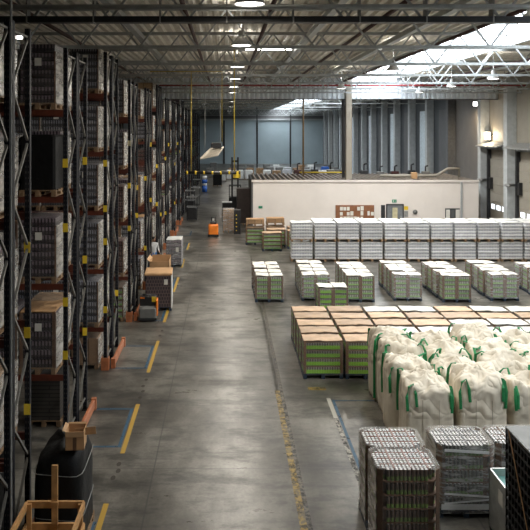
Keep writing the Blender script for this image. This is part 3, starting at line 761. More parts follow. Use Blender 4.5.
# ------------------------------------------------------------------ can pallets in front
def can_pallet(name, w, d, n, lh, side, topm, seam, label, loc, rz=0, filmm=f_brown, seed=0):
    t = empty(name, loc, rz); tag(t, label, 'pallet', 'can pallets in the right foreground')
    pallet(w, d, m_bluep, t)
    def octa(W, D, B): return [(-W + B, -D), (W - B, -D), (W, -D + B), (W, D - B), (W - B, D), (-W + B, D), (-W, D - B), (-W, -D + B)]
    og = octa(w / 2 - .015, d / 2 - .015, .11)
    sl = MB().add([(x, y, z) for z in (0, .024) for x, y in og], [tuple(range(7, -1, -1)), tuple(range(8, 16))] + [(k, (k + 1) % 8, 8 + (k + 1) % 8, 8 + k) for k in range(8)]).mesh('cardboard_tray', m_cardd)
    dia = .066; nx = int((w - .06) / dia); ny = int((d - .06) / dia)
    def layer(full):
        b = MB(); q = 10 if full else 8
        for i in range(nx):
            for j in range(ny):
                if not full and 0 < i < nx - 1 and 0 < j < ny - 1: continue
                # clipped corners
                cx, cy = min(i, nx - 1 - i), min(j, ny - 1 - j)
                if cx + cy < 2: continue
                x = -w / 2 + .03 + dia * (i + .5) + .012 * (i // 4) - .018; y = -d / 2 + .03 + dia * (j + .5) + .012 * (j // 3) - .02
                rr = dia * .46
                vs = [(x + math.cos(2 * PI * k / q) * rr * s, y + math.sin(2 * PI * k / q) * rr * s, z) for s, z in ((1, .03), (1, lh - .03), (.84, lh - .012), (.80, lh - .016)) for k in range(q)]
                n0 = len(b.v)
                b.add(vs, [(a * q + k, a * q + (k + 1) % q, (a + 1) * q + (k + 1) % q, (a + 1) * q + k) for a in range(3) for k in range(q)], 0, True)
                b.add([vs[3 * q + k] for k in range(q)], [tuple(range(q))], 1)
        return b.mesh('cans', [side, topm])
    lt, lo_ = layer(True), layer(False)
    core = MB().box(-w / 2 + .1, w / 2 - .1, -d / 2 + .1, d / 2 - .1, .01, lh - .02).mesh('pack_core', m_cardd)
    for i in range(n):
        z = .146 + i * lh
        tr = put('cardboard_tray', sl, t, (0, 0, z))
        if i < n - 1: put('pack_core', core, tr)
        c = put('cans', lt if i == n - 1 else lo_, tr); c['kind'] = 'stuff'
    z = .146 + n * lh
    # shrink seams between packs
    b = MB()
    for i in range(1, 4): x = -w / 2 + .03 + dia * 4 * i + .012 * i - .026; b.box(x - .011, x + .011, -d / 2 + .06, d / 2 - .06, -.05, .006)
    for j in range(1, 4): y = -d / 2 + .03 + dia * 3 * j + .012 * j - .026; b.box(-w / 2 + .08, w / 2 - .08, y - .004, y + .004, -.05, .0)
    b.build('pack_seams', seam, t, (0, 0, z))
    cm = MB().box(-.055, .055, -.005, 0, 0, n * lh - .02).mesh('corner_board', m_cardd)
    for x, y, a in ((-1, -1, -PI / 4), (1, -1, PI / 4), (1, 1, 3 * PI / 4), (-1, 1, -3 * PI / 4)):
        put('corner_board', cm, t, (x * (w / 2 - .048), y * (d / 2 - .048), .146), a)
    f = MB(); W, D, B = w / 2 + .012, d / 2 + .012, .09
    ring = [(-W + B, -D), (W - B, -D), (W, -D + B), (W, D - B), (W - B, D), (-W + B, D), (-W, D - B), (-W, -D + B)]
    f.add([(x, y, zz) for zz in (.08, z - .01) for x, y in ring], [(k, (k + 1) % 8, 8 + (k + 1) % 8, 8 + k) for k in range(8)])
    f.add([(x, y, z + .004) for x, y in ring] + [(x * .8, y * .8, z + .008) for x, y in ring], [(k, (k + 1) % 8, 8 + (k + 1) % 8, 8 + k) for k in range(8)] + [tuple(range(8, 16))], 1)
    f.build('stretch_film', [filmm, f_top], t)
    MB().add([(-W - .004, -D + B, .1), (-W - .004, D - B, .1), (-W - .004, D - B, z - .02), (-W - .004, -D + B, z - .02)], [(0, 1, 2, 3)]).build('side_film', f_side, t)
    MB().box(-w / 2 + .06, w / 2 - .06, -D - .004, -D - .001, .15, .25).build('film_band', m_white if filmm is f_streak else f_side, t)
    return t
can_pallet('can_pallet', 1.03, .82, 6, .222, b_brownc, m_cantop, m_canred, 'red-brown can pallet nearest the camera at the front left of the group', (2.97, 12.22, 0), 0, f_brown, 1)
can_pallet('can_pallet', 1.03, .80, 6, .222, b_brownc, m_cantop, m_canred, 'red-brown can pallet directly behind the nearest one', (2.96, 13.07, 0), 0, f_brown, 2)
can_pallet('can_pallet', 1.03, .84, 5, .232, b_olive, m_cantop, m_steeld, 'olive can pallet in shiny film, right of the red-brown pair', (4.32, 13.53, 0), 0, f_streak, 3)
can_pallet('can_pallet', 1.03, .84, 5, .232, b_olive, m_cantop, m_cardd, 'can pallet partly hidden behind the grey bin and black crate', (5.40, 13.58, 0), 0, f_streak, 4)
pl3 = bpy.data.objects['can_pallet'] if False else [o for o in bpy.data.objects if o.get('label', '').startswith('olive can pallet')][0]
for z0_, z1_, h_ in ((1.22, 1.17, .05), (.44, .38, .035), (.26, .33, .03)):
    MB().bar((-.40, -.436, z0_), (.40, -.436, z1_), .004, h_).build('film_band', m_white, pl3)  # white bars paint the shiny streaks on the film
# grey bin with teal liner
gb = empty('metal_bin', (5.12, 12.2, 0)); tag(gb, 'grey open bin with teal liner behind the black crate', 'bin')
b = MB(); w, d, h = .55, .48, 1.1
b.box(-w, w, -d, -d + .03, .1, h).box(-w, w, d - .03, d, .1, h).box(-w, -w + .03, -d, d, .1, h).box(w - .03, w, -d, d, .1, h).box(-w, w, -d, d, .1, .13)
b.build('bin_shell', m_silver, gb)
MB().box(-w + .03, w - .03, -d + .03, d - .03, .95, .97).add([], []).build('liner', m_tealin, gb)
for x in (-w + .06, w - .06):
    for y in (-d + .06, d - .06): MB().box(x - .05, x + .05, y - .05, y + .05, 0, .1).build('foot', m_steeld, gb)
MB().box(-w - .002, -w, -.15, .05, .72, .95).build('label_sheet', m_paper, gb)
# black slatted crate stack
bc = empty('plastic_crate_stack', (4.93, 10.72, 0)); tag(bc, 'tall black ribbed crate tower with diagonal strap at the right edge', 'crate')
w, d, h = .6, .6, 2.38
MB().box(-w + .03, w - .03, -d + .03, d - .03, .1, h - .03).build('crate_core', m_blackm, bc)
b = MB()
for i in range(16):
    z = .1 + i * .146; b.box(-w, w, -d, -d + .03, z, z + .03).box(-w, -w + .03, -d, d, z, z + .03).box(w - .03, w, -d, d, z, z + .03).box(-w, w, d - .03, d, z, z + .03)
b.build('crate_rims', m_blackm, bc)
b = MB()
for i in range(11):
    a = -w + .005 + i * (2 * w - .03) / 10; b.box(a, a + .02, -d + .002, -d + .03, .1, h); b.box(-w + .002, -w + .03, a, a + .02, .1, h)
b.build('crate_ribs', m_blackm, bc)
MB().box(-w, w, -d, d, h - .03, h).build('crate_lid', m_grey, bc)
MB().box(-w + .05, w - .05, -d + .05, d - .05, 0, .1).build('crate_base', m_blackm, bc)
MB().bar((-w - .008, .45, h), (-w - .008, -.45, .9), .006, .03).build('strap', m_card, bc)

# ------------------------------------------------------------------ jumbo bags
def bag(seed, hgt=1.75):
    t = empty('bulk_bag'); t['category'] = 'bulk bag'; rr = random.Random(seed)
    n, a = 72, .502; vs = []; fs = []
    tilt = (rr.uniform(-.09, .09), rr.uniform(-.09, .09))
    lo = [(0, .90), (.04, .96), (.15, .985), (.35, 1.0), (.6, 1.01), (.85, 1.01), (1.05, 1.0), (1.2, 1.0), (1.32, .985), (1.40, .965)]
    hi = [(1.46, .925), (1.50, .86), (1.53, .77), (1.55, .67), (1.57, .55), (1.58, .46), (1.60, .37), (1.61, .28), (1.63, .19), (1.64, .10), (1.65, .04)]
    rings = lo + hi; zk = hgt / 1.65
    for i, (z, s) in enumerate(rings):
        top = max(0, min(1, (z - 1.05) / .4)); e = 7.5 - 3.5 * top
        for k in range(n):
            th = 2 * PI * k / n; c, q = math.cos(th), math.sin(th)
            rad = a * s / (abs(c) ** e + abs(q) ** e) ** (1 / e)
            rad += noise.noise((c * 2 + seed, q * 2, z * 2)) * .028 + top * s * .05 * noise.noise((c * 3.5, q * 3.5 + seed, z * 5))
            rad += .010 * math.cos(th * 16 + seed) * (1 - top)
            x, y = rad * c, rad * q
            r1 = 1 - abs(noise.noise((x * 3.1 + seed * 5.3, y * 3.1, seed * 1.7))) * 2
            r2 = 1 - abs(noise.noise((x * 6.5 + seed, y * 6.5 - seed * 3.1, 2.2))) * 2
            zz = z * zk + top * (.13 * (r1 - .55) + .05 * (r2 - .5) + tilt[0] * c * s + tilt[1] * q * s)
            corner = (abs(x * y) / .2) ** 2 if s > .55 else 0
            zz += .16 * top * min(1, corner) * (.5 + .8 * noise.noise((math.copysign(2, x) + seed, math.copysign(2, y), 1)))
            vs.append((x, y, zz))
    R = len(rings)
    for i in range(R - 1):
        for k in range(n): fs.append((i * n + k, i * n + (k + 1) % n, (i + 1) * n + (k + 1) % n, (i + 1) * n + k))
    fs.append(tuple(range(n - 1, -1, -1))); fs.append(tuple(range((R - 1) * n, R * n)))
    MB().add(vs, fs, 0, True).build('bag_body', m_bag, t)
    # seams (thin stitched edges)
    for cx, cy in ((-1, -1), (1, -1), (-1, 1), (1, 1)):
        x, y = cx * .452, cy * .452
        o = .035
        top = 1.36 * zk + rr.uniform(0, .08)
        lean = rr.uniform(-.10, .10); kx = rr.uniform(-.25, .05)
        # strap sewn down the corner then looping on top
        st = rr.choice((0, 0, 1, 2))
        low = .12 if rr.random() < .45 else .7
        path = [(x * 1.09, y * 1.09, low), (x * 1.10, y * 1.10, .9), (x * 1.10, y * 1.10, 1.15 * zk), (x * 1.04 + lean * .2, y * 1.04, top + .06)]
        if st == 0: path += [(x * .9 + lean, y * .92, top + .20), (x * .72 + lean, y * .85, top + .22), (x * .62 + lean * .5, y * .7, top + .08)]
        elif st == 1: path += [(x * .95 + lean, y * .8, top + .17), (x * .6 + lean, y * .62, top + .13), (x * .75 - lean, y * .45, top + .16), (x * .9, y * .5, top + .08)]
        else: path = [(x * 1.02 + lean * .4, y * 1.10, top - .35 + kx * .4), (x * 1.06 + lean * .4, y * 1.09, top - .1), (x * .98, y * .98, top + .10), (x * .85 - lean * .8, y * .9, top + .15), (x * .80 - lean, y * 1.10, top - .02), (x * .78 - lean * 1.3, y * 1.135, top - .30)]
        MB().tube(path, .034, 6, 0, .4).build('lifting_loop', m_strap, t)
    for s in (-1, 1):
        x = s * .17; MB().bar((x, -.522, .05), (x, -.518, 1.3), .006, .012).build('side_seam', m_seam, t)
    MB().box(-.12 , .08, -.520, -.514, .62, .62).build('print_patch', m_bag, t) if False else None
    return t
BG = [bag(s, h) for s, h in ((1, 1.68), (2, 1.80), (3, 1.66), (4, 1.76), (5, 1.70), (6, 1.84))]
r = random.Random(8); k = 0
for w in range(4):
    for c in range(5 if w else 4):
        place(BG[(k * 5 + w) % 6], (3.77 + .53 + c * 1.095 + (.02, -.09, .0, -.03)[w] + r.uniform(-.01, .01), 15.28 + .52 + w * 1.095 + r.uniform(-.01, .01), 0), (0, 0, PI, PI, 0, PI)[k % 6] + r.uniform(-.05, .05),
              'cream bulk bag with green loops, %s row, %s from the left' % (('front', 'second', 'third', 'back')[w], ORD[c]), 'cream bulk bags with green lifting loops')
        k += 1

# ------------------------------------------------------------------ left foreground
bl = empty('wrapped_pallet', (-2.76, 12.5, 0)); tag(bl, 'tall black-wrapped pallet load behind the timber frame', 'pallet')
pallet(.8, 1.2, m_wood, bl)
n = 40; vs = []; zs = [.14, .2, .5, .8, 1.1, 1.35, 1.5, 1.6, 1.66, 1.70, 1.72]; ss = [.95, 1, 1.01, .99, 1.0, .99, .96, .88, .72, .45, .1]
for z, s in zip(zs, ss):
    for k in range(n):
        th = 2 * PI * k / n; c, q = math.cos(th), math.sin(th); e = 7 if z < 1.4 else 4
        rd = s / (abs(c) ** e + abs(q) ** e) ** (1 / e); rd *= 1 + .035 * noise.noise((c * 2, q * 2, z * 3)) + .015 * noise.noise((c * 8, q * 8, z * 5))
        vs.append((rd * c * .40, rd * q * .62, z + (.05 * noise.noise((c * 3, q * 3, z)) if z > 1.4 else 0) - (.06 * (c < -.6) if z > 1.4 else 0)))
fs = [(i * n + k, i * n + (k + 1) % n, (i + 1) * n + (k + 1) % n, (i + 1) * n + k) for i in range(len(zs) - 1) for k in range(n)]
fs += [tuple(range(n - 1, -1, -1)), tuple(range((len(zs) - 1) * n, len(zs) * n))]
MB().add(vs, fs, 0, True).build('black_wrap', m_black, bl)
for z in (.62, 1.34):
    ring = []
    for k in range(37):
        th = 2 * PI * k / 36; c, q = math.cos(th), math.sin(th); rd = 1.015 / (abs(c) ** 7 + abs(q) ** 7) ** (1 / 7); ring.append((rd * c * .40, rd * q * .62, z + .02 * math.sin(th * 2)))
    MB().tube(ring, .008, 6).build('strap', m_grey, bl)
cb = empty('open_carton', (-2.48, 12.08, 1.74), .06); tag(cb, 'small open cardboard box on top of the black-wrapped load', 'box')
w, d, h = .15, .17, .30
MB().box(-w, w, -d, -d + .01, 0, h).box(-w, w, d - .01, d, 0, h).box(-w, -w + .01, -d, d, 0, h).box(w - .01, w, -d, d, 0, h).box(-w, w, -d, d, 0, .01).build('carton_body', m_card, cb)
MB().bar((0, d, h), (0, d + .03, h + .015), 2 * w, .008).build('flap', m_card, cb)
MB().bar((0, -d, h), (0, -d - .02, h - .08), 2 * w, .008).build('flap', m_card, cb)
MB().bar((w, 0, h), (w + .01, 0, h - .12), 2 * d, .008).build('flap', m_card, cb)
MB().bar((-w, 0, h), (-w - .05, 0, h + .03), 2 * d, .008).build('flap', m_card, cb)
MB().box(-.03, .03, -d - .002, -d, .0, h).build('tape', m_cardd, cb)
# timber frame
tf = empty('timber_frame', (-2.57, 10.4, 0)); tag(tf, 'open pale timber crate frame with upright post in the front left corner', 'crate')
w, d, h = .43, .6, 1.38
for z, nm in ((h - .05, 'top_rail'), (h - .38, 'middle_rail'), (.35, 'bottom_rail')):
    for y in (-d, d): MB().box(-w, w, y - .02, y + .02, z - .05, z + .05).build(nm, m_woodl, tf)
    for x in (-w, w): MB().box(x - .02, x + .02, -d + .02, d - .02, z - .05, z + .05).build(nm, m_woodl, tf)
for x in (-w + .045, w - .045):
    for y in (-d + .045, d - .045): MB().box(x - .035, x + .035, y - .025, y + .025, 0, h - .02).build('corner_post', m_woodl, tf)
MB().box(-.045, .045, d - .06, d - .02, .35, 1.94).build('upright_post', m_woodl, tf)
MB().box(-.06, .06, d - .10, d - .06, h - .02, h + .03).build('block', m_woodl, tf)
MB().box(-w, w, -d, d, .12, .16).build('floor_board', m_woodl, tf)
for x in (-w + .06, 0, w - .06): MB().box(x - .05, x + .05, -d, d, 0, .12).build('skid', m_woodl, tf)

# ------------------------------------------------------------------ things along the aisle
p1 = solid_load('carton_pallet', 1.02, 1.15, 1.3, c_darkb, m_bluep, None, 'pallet'); p1.location = (-2.62, 28.5, 0); p1.rotation_euler.z = .05
tag(p1, 'big printed-carton pallet with brown lid beside the electric truck', 'pallet')
MB().bbox(-.53, .53, -.6, .6, 0, .09, .03).build('cardboard_lid', m_card, p1, (0, 0, 1.36))
MB().bbox(.48, .525, -.59, .59, 0, 1.3, .01).build('side_film', m_white, p1, (0, 0, .1))
MB().box(.22, .36, -.565, -.555, 1.0, 1.2).build('label_sheet', m_paper, p1)
p2 = empty('open_carton', (-2.75, 30.6, 0)); tag(p2, 'large open cardboard bin behind the printed-carton pallet', 'box')
pallet(.8, 1.1, m_wood, p2); w, d, h = .4, .55, 1.5
MB().box(-w, w, -d, -d + .02, .144, h).box(-w, w, d - .02, d, .144, h + .1).box(-w, -w + .02, -d, d, .144, h).box(w - .02, w, -d, d, .144, h).box(-w, w, -d, d, .144, .16).build('carton_body', m_card, p2)
MB().bar((-w, 0, h), (-w - .10, 0, h + .10), 2 * d, .01).build('flap', m_card, p2)
p3 = layered('can_pallet', .8, 1.15, 6, .2, b_purple, m_bluep, f_milk, 'pallet', 'can_layer', lid=m_white, seed=61); p3.location = (-2.63, 37.4, 0)
tag(p3, 'dark can pallet with white top sheet, farther down the left side', 'pallet')
MB().box(.1, .24, -.595, -.588, .75, .98).build('label_sheet', m_paper, p3)
# electric pallet truck
et = empty('electric_pallet_truck', (-2.85, 26.7, 0), .05); tag(et, 'grey and black electric pallet truck parked at the printed-carton pallet', 'pallet truck')
MB().bbox(-.33, .33, -.35, .25, .08, .52, .06).build('chassis', m_grey, et)
MB().bbox(-.30, .30, -.1, .3, .52, .86, .04).build('body_cover', m_blackm, et)
MB().bbox(.30, .36, -.3, .2, .2, .75, .01).build('side_panel', m_orgpaint, et)
MB().box(-.28, -.12, -.11, -.1, .78, .84).build('trim_strip', m_orgpaint, et)
MB().tube([(.0, .0, .8), (-.02, -.22, .95), (-.05, -.35, .98)], .03).build('tiller', m_galv, et)
MB().tube([(-.18, -.36, .98), (.1, -.36, .98)], .025).build('handle_bar', m_blackm, et)
MB().box(.14, .3, -.115, -.10, .66, .85).build('warning_plate', m_yel, et)
MB().box(-.33, .33, -.38, -.33, .05, .14).build('bumper', m_rubber, et)
for x in (-.2, .2): MB().box(x - .08, x + .08, .25, 1.0, .06, .12).build('fork', m_steeld, et)
for x in (-.28, .28): MB().tube([(x - .04, -.1, .1), (x + .04, -.1, .1)], .1, 12).build('wheel', m_rubber, et)
# orange tow truck in mid aisle
ot = empty('tow_truck', (wx(213.3, 47), 47.3, 0)); tag(ot, 'small orange stand-on truck driving down the main aisle', 'truck')
MB().bbox(-.32, .32, -.35, .4, .14, .78, .07).build('body', m_orgpaint, ot)
MB().box(-.33, .33, -.38, .42, .06, .15).build('bumper', m_rubber, ot)
MB().bbox(-.2, .2, -.1, .3, .78, .95, .04).build('console', m_blackm, ot)
MB().tube([(-.12, .1, .9), (-.12, .1, 1.2), (.12, .1, 1.2), (.12, .1, .9)], .03).build('guard_rail', m_blackm, ot)
MB().bbox(-.05, .05, .0, .08, 1.0, 1.12, .01).build('display', m_white, ot)
for x in (-.3, .3):
    for y in (-.2, .25): MB().tube([(x - .04, y, .1), (x + .04, y, .1)], .1, 12).build('wheel', m_rubber, ot)
# reach truck before the office's left end
rt = empty('reach_truck', (wx(235, 60), 60, 0)); tag(rt, 'black reach truck with raised mast left of the office block', 'forklift')
for x in (-.24, .24): MB().box(x - .07, x + .07, -.1, .1, .1, 4.6).build('mast_rail', m_blackm, rt)
MB().box(-.2, .2, -.06, .06, 4.2, 4.35).box(-.2, .2, -.06, .06, 2.8, 2.95).box(-.2, .2, -.06, .06, 1.2, 1.35).build('mast_cross_member', m_blackm, rt)
MB().bbox(-.5, .5, .1, 1.4, .15, 1.3, .06).build('body', m_blackm, rt)
MB().bbox(-.15, .45, -.16, -.1, 2.9, 3.5, .02).build('carriage', m_yel, rt)
MB().box(-.5, .5, .1, 1.4, 2.2, 2.28).box(-.5, -.44, .1, .16, 1.3, 2.2).box(.44, .5, .1, .16, 1.3, 2.2).box(-.5, -.44, 1.34, 1.4, 1.3, 2.2).box(.44, .5, 1.34, 1.4, 1.3, 2.2).build('overhead_guard', m_steeld, rt)
for x in (-.4, .4): MB().tube([(x - .06, .3, .16), (x + .06, .3, .16)], .16, 14).build('wheel', m_rubber, rt)
# stacks left of the office
o = layered('carton_pallet', .78, .8, 5, .28, c_tan, m_wood, f_milk, 'pallet', 'carton_layer', seed=71); o.location = (wx(228.5, 49), 49.3, 0); o['label'] = 'brown and white wrapped carton stack by the yellow-dotted dark cabinet'
o = solid_load('carton_pallet', .8, .8, .9, m_blackm, m_wood, None, 'pallet', 'dark_box'); o.location = (wx(227, 58), 58.4, 0); o['label'] = 'dark low stack with a white top sheet beyond the wrapped cartons'
MB().box(-.4, .4, -.4, .4, 1.046, 1.10).build('top_sheet', m_white, o)
o = solid_load('dark_cabinet', 1.0, 1.0, 2.5, M('dark_brown_wrap', (.035, .024, .022), .5, 0, .3, 3), m_wood, None, 'cabinet', 'cabinet_body'); o.location = (1.25, 53.0, 0); o['label'] = 'tall dark brown cabinet standing against the office end wall'
o = empty('dark_cabinet', (wx(237.2, 48), 48.3, 0)); tag(o, 'low black cabinet with yellow dots right of the wrapped cartons', 'cabinet')
MB().bbox(-.22, .22, -.2, .2, 0, 1.6, .02).build('cabinet_body', m_blackm, o)
for z in (.25, .5, .75, 1.0, 1.25): MB().tube([(-.05, -.205, z), (-.05, -.215, z)], .04, 8).build('yellow_dot', m_yel, o)
# trolleys at the far left of the aisle
for i, (px, d, h_) in enumerate(((192, 55.5, 1.65), (190, 60.5, 1.7), (195.5, 66, 1.5), (197, 75, 1.6))):
    t = empty('roll_cage', (wx(px, d), d, .12)); tag(t, 'dark roll cage with pale rails at the far left aisle side, %s from the camera' % ORD[i], 'roll cage', 'roll cages far down the aisle')
    w = .38
    b = MB().box(-w, w, -w, w, 0, .05); b.build('base', m_steeld, t)
    b = MB()
    for x in (-w, w):
        for y in (-w, w): b.bar((x, y, 0), (x, y, h_), .035)
    b.build('frame_posts', m_steeld, t)
    b = MB()
    for z in (h_ * .55, h_):
        b.bar((-w, -w, z), (w, -w, z), .05); b.bar((w, -w, z), (w, w, z), .05); b.bar((-w, w, z), (w, w, z), .05); b.bar((-w, -w, z), (-w, w, z), .05)
    b.build('rails', m_galv, t)
    MB().bbox(-w + .05, w - .05, -w + .05, w - .05, .05, h_ * .5, .02).build('load_box', m_grey if i > 1 else m_blackm, t)
    for x in (-w + .05, w - .05):
        for y in (-w + .05, w - .05): MB().tube([(x - .02, y, -.06), (x + .02, y, -.06)], .06, 8).build('caster', m_rubber, t)
# blue and white stack
t = empty('drum_stack', (wx(204.5, 80), 80, 0)); tag(t, 'bright blue and white upright stack far down the aisle', 'stack')
MB().tube([(0, 0, 0), (0, 0, .7)], .29, 16).build('blue_drum', m_blue, t); MB().tube([(0, 0, .7), (0, 0, .95)], .27, 16).build('white_band', m_white, t)
MB().tube([(0, 0, .95), (0, 0, 1.35)], .29, 16).build('blue_drum', m_blue, t); MB().tube([(0, 0, 1.35), (0, 0, 1.75)], .25, 16).build('white_drum', m_white, t)
# far hall goods
FK = [solid_load('wrapped_pallet', 1.1, 1.1, 1.15, m_white, m_wood, None, 'pallet', 'white_wrap', .06),
      layered('bottle_pallet', 1.15, 1.0, 6, .2, b_white, m_wood, None, 'pallet', seed=81),
      solid_load('wrapped_pallet', 1.1, 1.1, 1.25, m_grey, m_wood, None, 'pallet', 'grey_wrap', .06),
      solid_load('carton_pallet', 1.1, 1.1, 1.1, c_tan, m_wood, None, 'pallet'),
      solid_load('wrapped_pallet', 1.1, 1.1, 1.3, m_blue, m_wood, None, 'pallet', 'blue_wrap', .06),
      solid_load('wrapped_pallet', 1.1, 1.1, 1.4, m_black, m_wood, None, 'pallet', 'black_wrap', .06)]
NM = ['white wrapped', 'white bottle', 'grey wrapped', 'brown carton', 'blue wrapped', 'black wrapped']
r = random.Random(4); n = 0; cnt = [0] * 6
for row, d in enumerate((99, 105, 113)):
    x = .6 + .3 * row; c = 0
    while x < 16.8:
        if r.random() < .82:
            ki = r.choice((0, 0, 1, 2, 0, 3, 2, 5)) if x < 13 else r.choice((4, 2, 0, 5, 3))
            place(FK[ki], (x, d + r.uniform(-.3, .3), 0), r.uniform(-.1, .1), '%s pallet on the far hall floor, %s row, %s place from the left' % (NM[ki], ('near', 'middle', 'far')[row], ORD[c]), 'pallets on the far hall floor')
        x += 1.2 + r.random() * .25 ; c += 1
for i, (px, d) in enumerate(((210, 103), (217.5, 88), (221.5, 96), (213.5, 118))):
    ki = (2, 5, 0, 2)[i]
    place(FK[ki], (wx(px, d), d, 0), 0, '%s pallet at the far end of the main aisle, %s from the left' % (NM[ki], ORD[(0, 2, 3, 1)[i]]), 'pallets at the far end of the aisle')

# hanging heater, barrier, gas pipes
ht = empty('radiant_heater', (wx(212, 31), 31, 5.95)); tag(ht, 'tilted pale radiant heater panel hanging over the aisle', 'heater')
b = MB(); b.add([(-.5, -.25, -.28), (.26, -.35, -.12), (.5, .3, .2), (-.1, .35, .12), (-.5, -.25, -.22), (.26, -.35, -.06), (.5, .3, .26), (-.1, .35, .18)],
      [(3, 2, 1, 0), (4, 5, 6, 7), (0, 1, 5, 4), (1, 2, 6, 5), (2, 3, 7, 6), (3, 0, 4, 7)]); b.build('panel', M('heater_panel', (.62, .55, .45), .4, .2), ht)
MB().bbox(-.05, .4, .1, .3, .2, .42, .03).build('burner_box', m_steeld, ht)
for x in (-.3, .35): MB().tube([(x, .12, .1), (x, .12, 10.49 - 5.95)], .012, 6).build('hanging_wire', m_galv, ht)
gp = empty('gas_pipe', (0, 31, 0)); tag(gp, 'thin yellow gas pipe dropping from the roof to the heater', 'pipe')
MB().tube([(wx(150, 31), 0, H + 56.5 * 31 / F), (wx(222, 31), 0, H + 56.5 * 31 / F), (wx(222, 31), 0, 6.42)], .02, 8).build('pipe_run', m_ypipe, gp)
o = MB().tube([(wx(191, 31), 31.2, H + 57 * 31 / F), (wx(191, 31), 31.2, 5.15)], .02, 8).build('yellow_hanger', m_ypipe); tag(o, 'vertical yellow rod holding the left end of the striped bar', 'rod')
o = MB().tube([(wx(234.3, 31.2), 31.2, 10.5), (wx(234.3, 31.2), 31.2, 5.15)], .022, 8).build('yellow_hanger', m_ypipe); tag(o, 'vertical yellow rod holding the right end of the striped bar', 'rod')
hb = empty('height_bar', (0, 31.2, 5.09)); tag(hb, 'black and yellow height-limit bar hanging across the aisle', 'barrier')
x0, x1 = wx(185, 31.2), wx(240, 31.2)
MB().tube([(x0, 0, 0), (x1, 0, 0)], .07, 10).build('bar', m_blackm, hb)
for i in range(7): MB().tube([(x0 + .06 + i * .36, 0, 0), (x0 + .13 + i * .36, 0, 0)], .075, 10).build('yellow_band', m_yel, hb)
MB().box(x1 - .16, x1 - .06, -.08, .08, -.22, .06).build('hanging_flag', m_yel, hb)

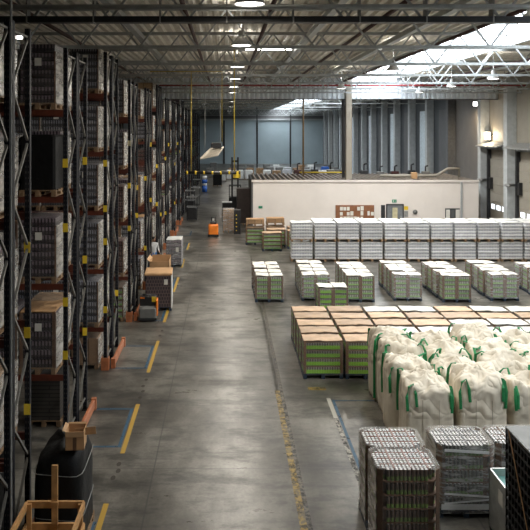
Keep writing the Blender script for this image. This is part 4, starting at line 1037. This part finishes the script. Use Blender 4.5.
# ------------------------------------------------------------------ person
def person():
    t = empty('person', (-3.5, 35.3, 0), .5); tag(t, 'person in light shirt and blue trousers standing between the racks', 'person')
    J = {'pel': (0, 0, .95, .13), 'spi': (0, 0, 1.15, .12), 'che': (0, 0, 1.35, .15), 'nec': (0, -.01, 1.48, .055),
         'lh': (.09, 0, .9, .095), 'lk': (.10, -.03, .5, .062), 'la': (.10, .01, .09, .045), 'lt': (.11, -.16, .04, .04),
         'rh': (-.09, 0, .9, .095), 'rk': (-.10, -.06, .5, .062), 'ra': (-.10, .06, .09, .045), 'rt': (-.11, -.11, .04, .04),
         'ls': (.19, 0, 1.40, .065), 'le': (.24, -.03, 1.12, .045), 'lw': (.20, -.24, 1.02, .033), 'lm': (.19, -.31, 1.02, .03),
         'rs': (-.19, 0, 1.40, .065), 're': (-.24, -.02, 1.12, .045), 'rw': (-.20, -.22, 1.0, .033), 'rm': (-.19, -.29, .99, .03)}
    E = [('pel', 'spi'), ('spi', 'che'), ('che', 'nec'), ('pel', 'lh'), ('lh', 'lk'), ('lk', 'la'), ('la', 'lt'), ('pel', 'rh'), ('rh', 'rk'), ('rk', 'ra'), ('ra', 'rt'),
         ('che', 'ls'), ('ls', 'le'), ('le', 'lw'), ('lw', 'lm'), ('che', 'rs'), ('rs', 're'), ('re', 'rw'), ('rw', 'rm')]
    ks = list(J); me = bpy.data.meshes.new('body')
    me.from_pydata([J[k][:3] for k in ks], [(ks.index(a), ks.index(b)) for a, b in E], [])
    for m in (m_shirt, m_jean, m_skin, m_rubber): me.materials.append(m)
    o = put('body', me, t); sk = o.modifiers.new('skin', 'SKIN'); ss_ = o.modifiers.new('sub', 'SUBSURF'); ss_.levels = 1; ss_.render_levels = 1
    for i, k in enumerate(ks): me.skin_vertices[0].data[i].radius = (J[k][3],) * 2
    me.skin_vertices[0].data[0].use_root = True
    dg = bpy.context.evaluated_depsgraph_get(); ev = o.evaluated_get(dg); nm = bpy.data.meshes.new_from_object(ev)
    o.modifiers.clear(); o.data = nm
    nm.materials.clear()
    for m in (m_shirt, m_jean, m_skin, m_rubber): nm.materials.append(m)
    for p in nm.polygons:
        c = p.center; p.use_smooth = True
        p.material_index = 3 if c.z < .1 else 1 if c.z < .98 and abs(c.x) < .2 and c.y > -.17 else 2 if (c.z > 1.5 or c.y < -.17) else 0
    b = MB(); n = 16; rows = 10; vs = []
    for i in range(rows + 1):
        ph = PI * i / rows
        for k in range(n):
            th = 2 * PI * k / n; x, y, z = math.sin(ph) * math.cos(th) * .078, math.sin(ph) * math.sin(th) * .098, -math.cos(ph) * .12
            if y < 0 and abs(x) < .02 and abs(z) < .04: y -= .018
            if z < -.03: x *= .85
            vs.append((x, y - .02, z + 1.63))
    b.add(vs, [(i * n + k, i * n + (k + 1) % n, (i + 1) * n + (k + 1) % n, (i + 1) * n + k) for i in range(rows) for k in range(n)], 0, True)
    hd = b.build('head', m_skin, t)
    b = MB(); vs = []
    for i in range(7):
        ph = PI / 2 * i / 6
        for k in range(n):
            th = 2 * PI * k / n; vs.append((math.cos(ph) * math.cos(th) * .088, math.cos(ph) * math.sin(th) * .108 - .012, math.sin(ph) * .115 + 1.65 - (.06 if math.sin(th) > .2 and i == 0 else 0)))
    b.add(vs, [(i * n + k, i * n + (k + 1) % n, (i + 1) * n + (k + 1) % n, (i + 1) * n + k) for i in range(6) for k in range(n)], 0, True)
    b.build('hair', m_hair, t)
person()

# ------------------------------------------------------------------ light of the place
w = bpy.data.worlds.new('world'); S.world = w; w.use_nodes = True
w.node_tree.nodes['Background'].inputs[0].default_value = (.6, .7, .8, 1); w.node_tree.nodes['Background'].inputs[1].default_value = .05
vs_ = S.view_settings; vs_.view_transform = 'Standard'; vs_.look = 'None'; vs_.gamma = 1; vs_.exposure = 0.62; vs_.use_curve_mapping = False
S.cycles.max_bounces = 6; S.cycles.transparent_max_bounces = 10; S.cycles.sample_clamp_indirect = 6
S.cycles.caustics_reflective = False; S.cycles.caustics_refractive = False
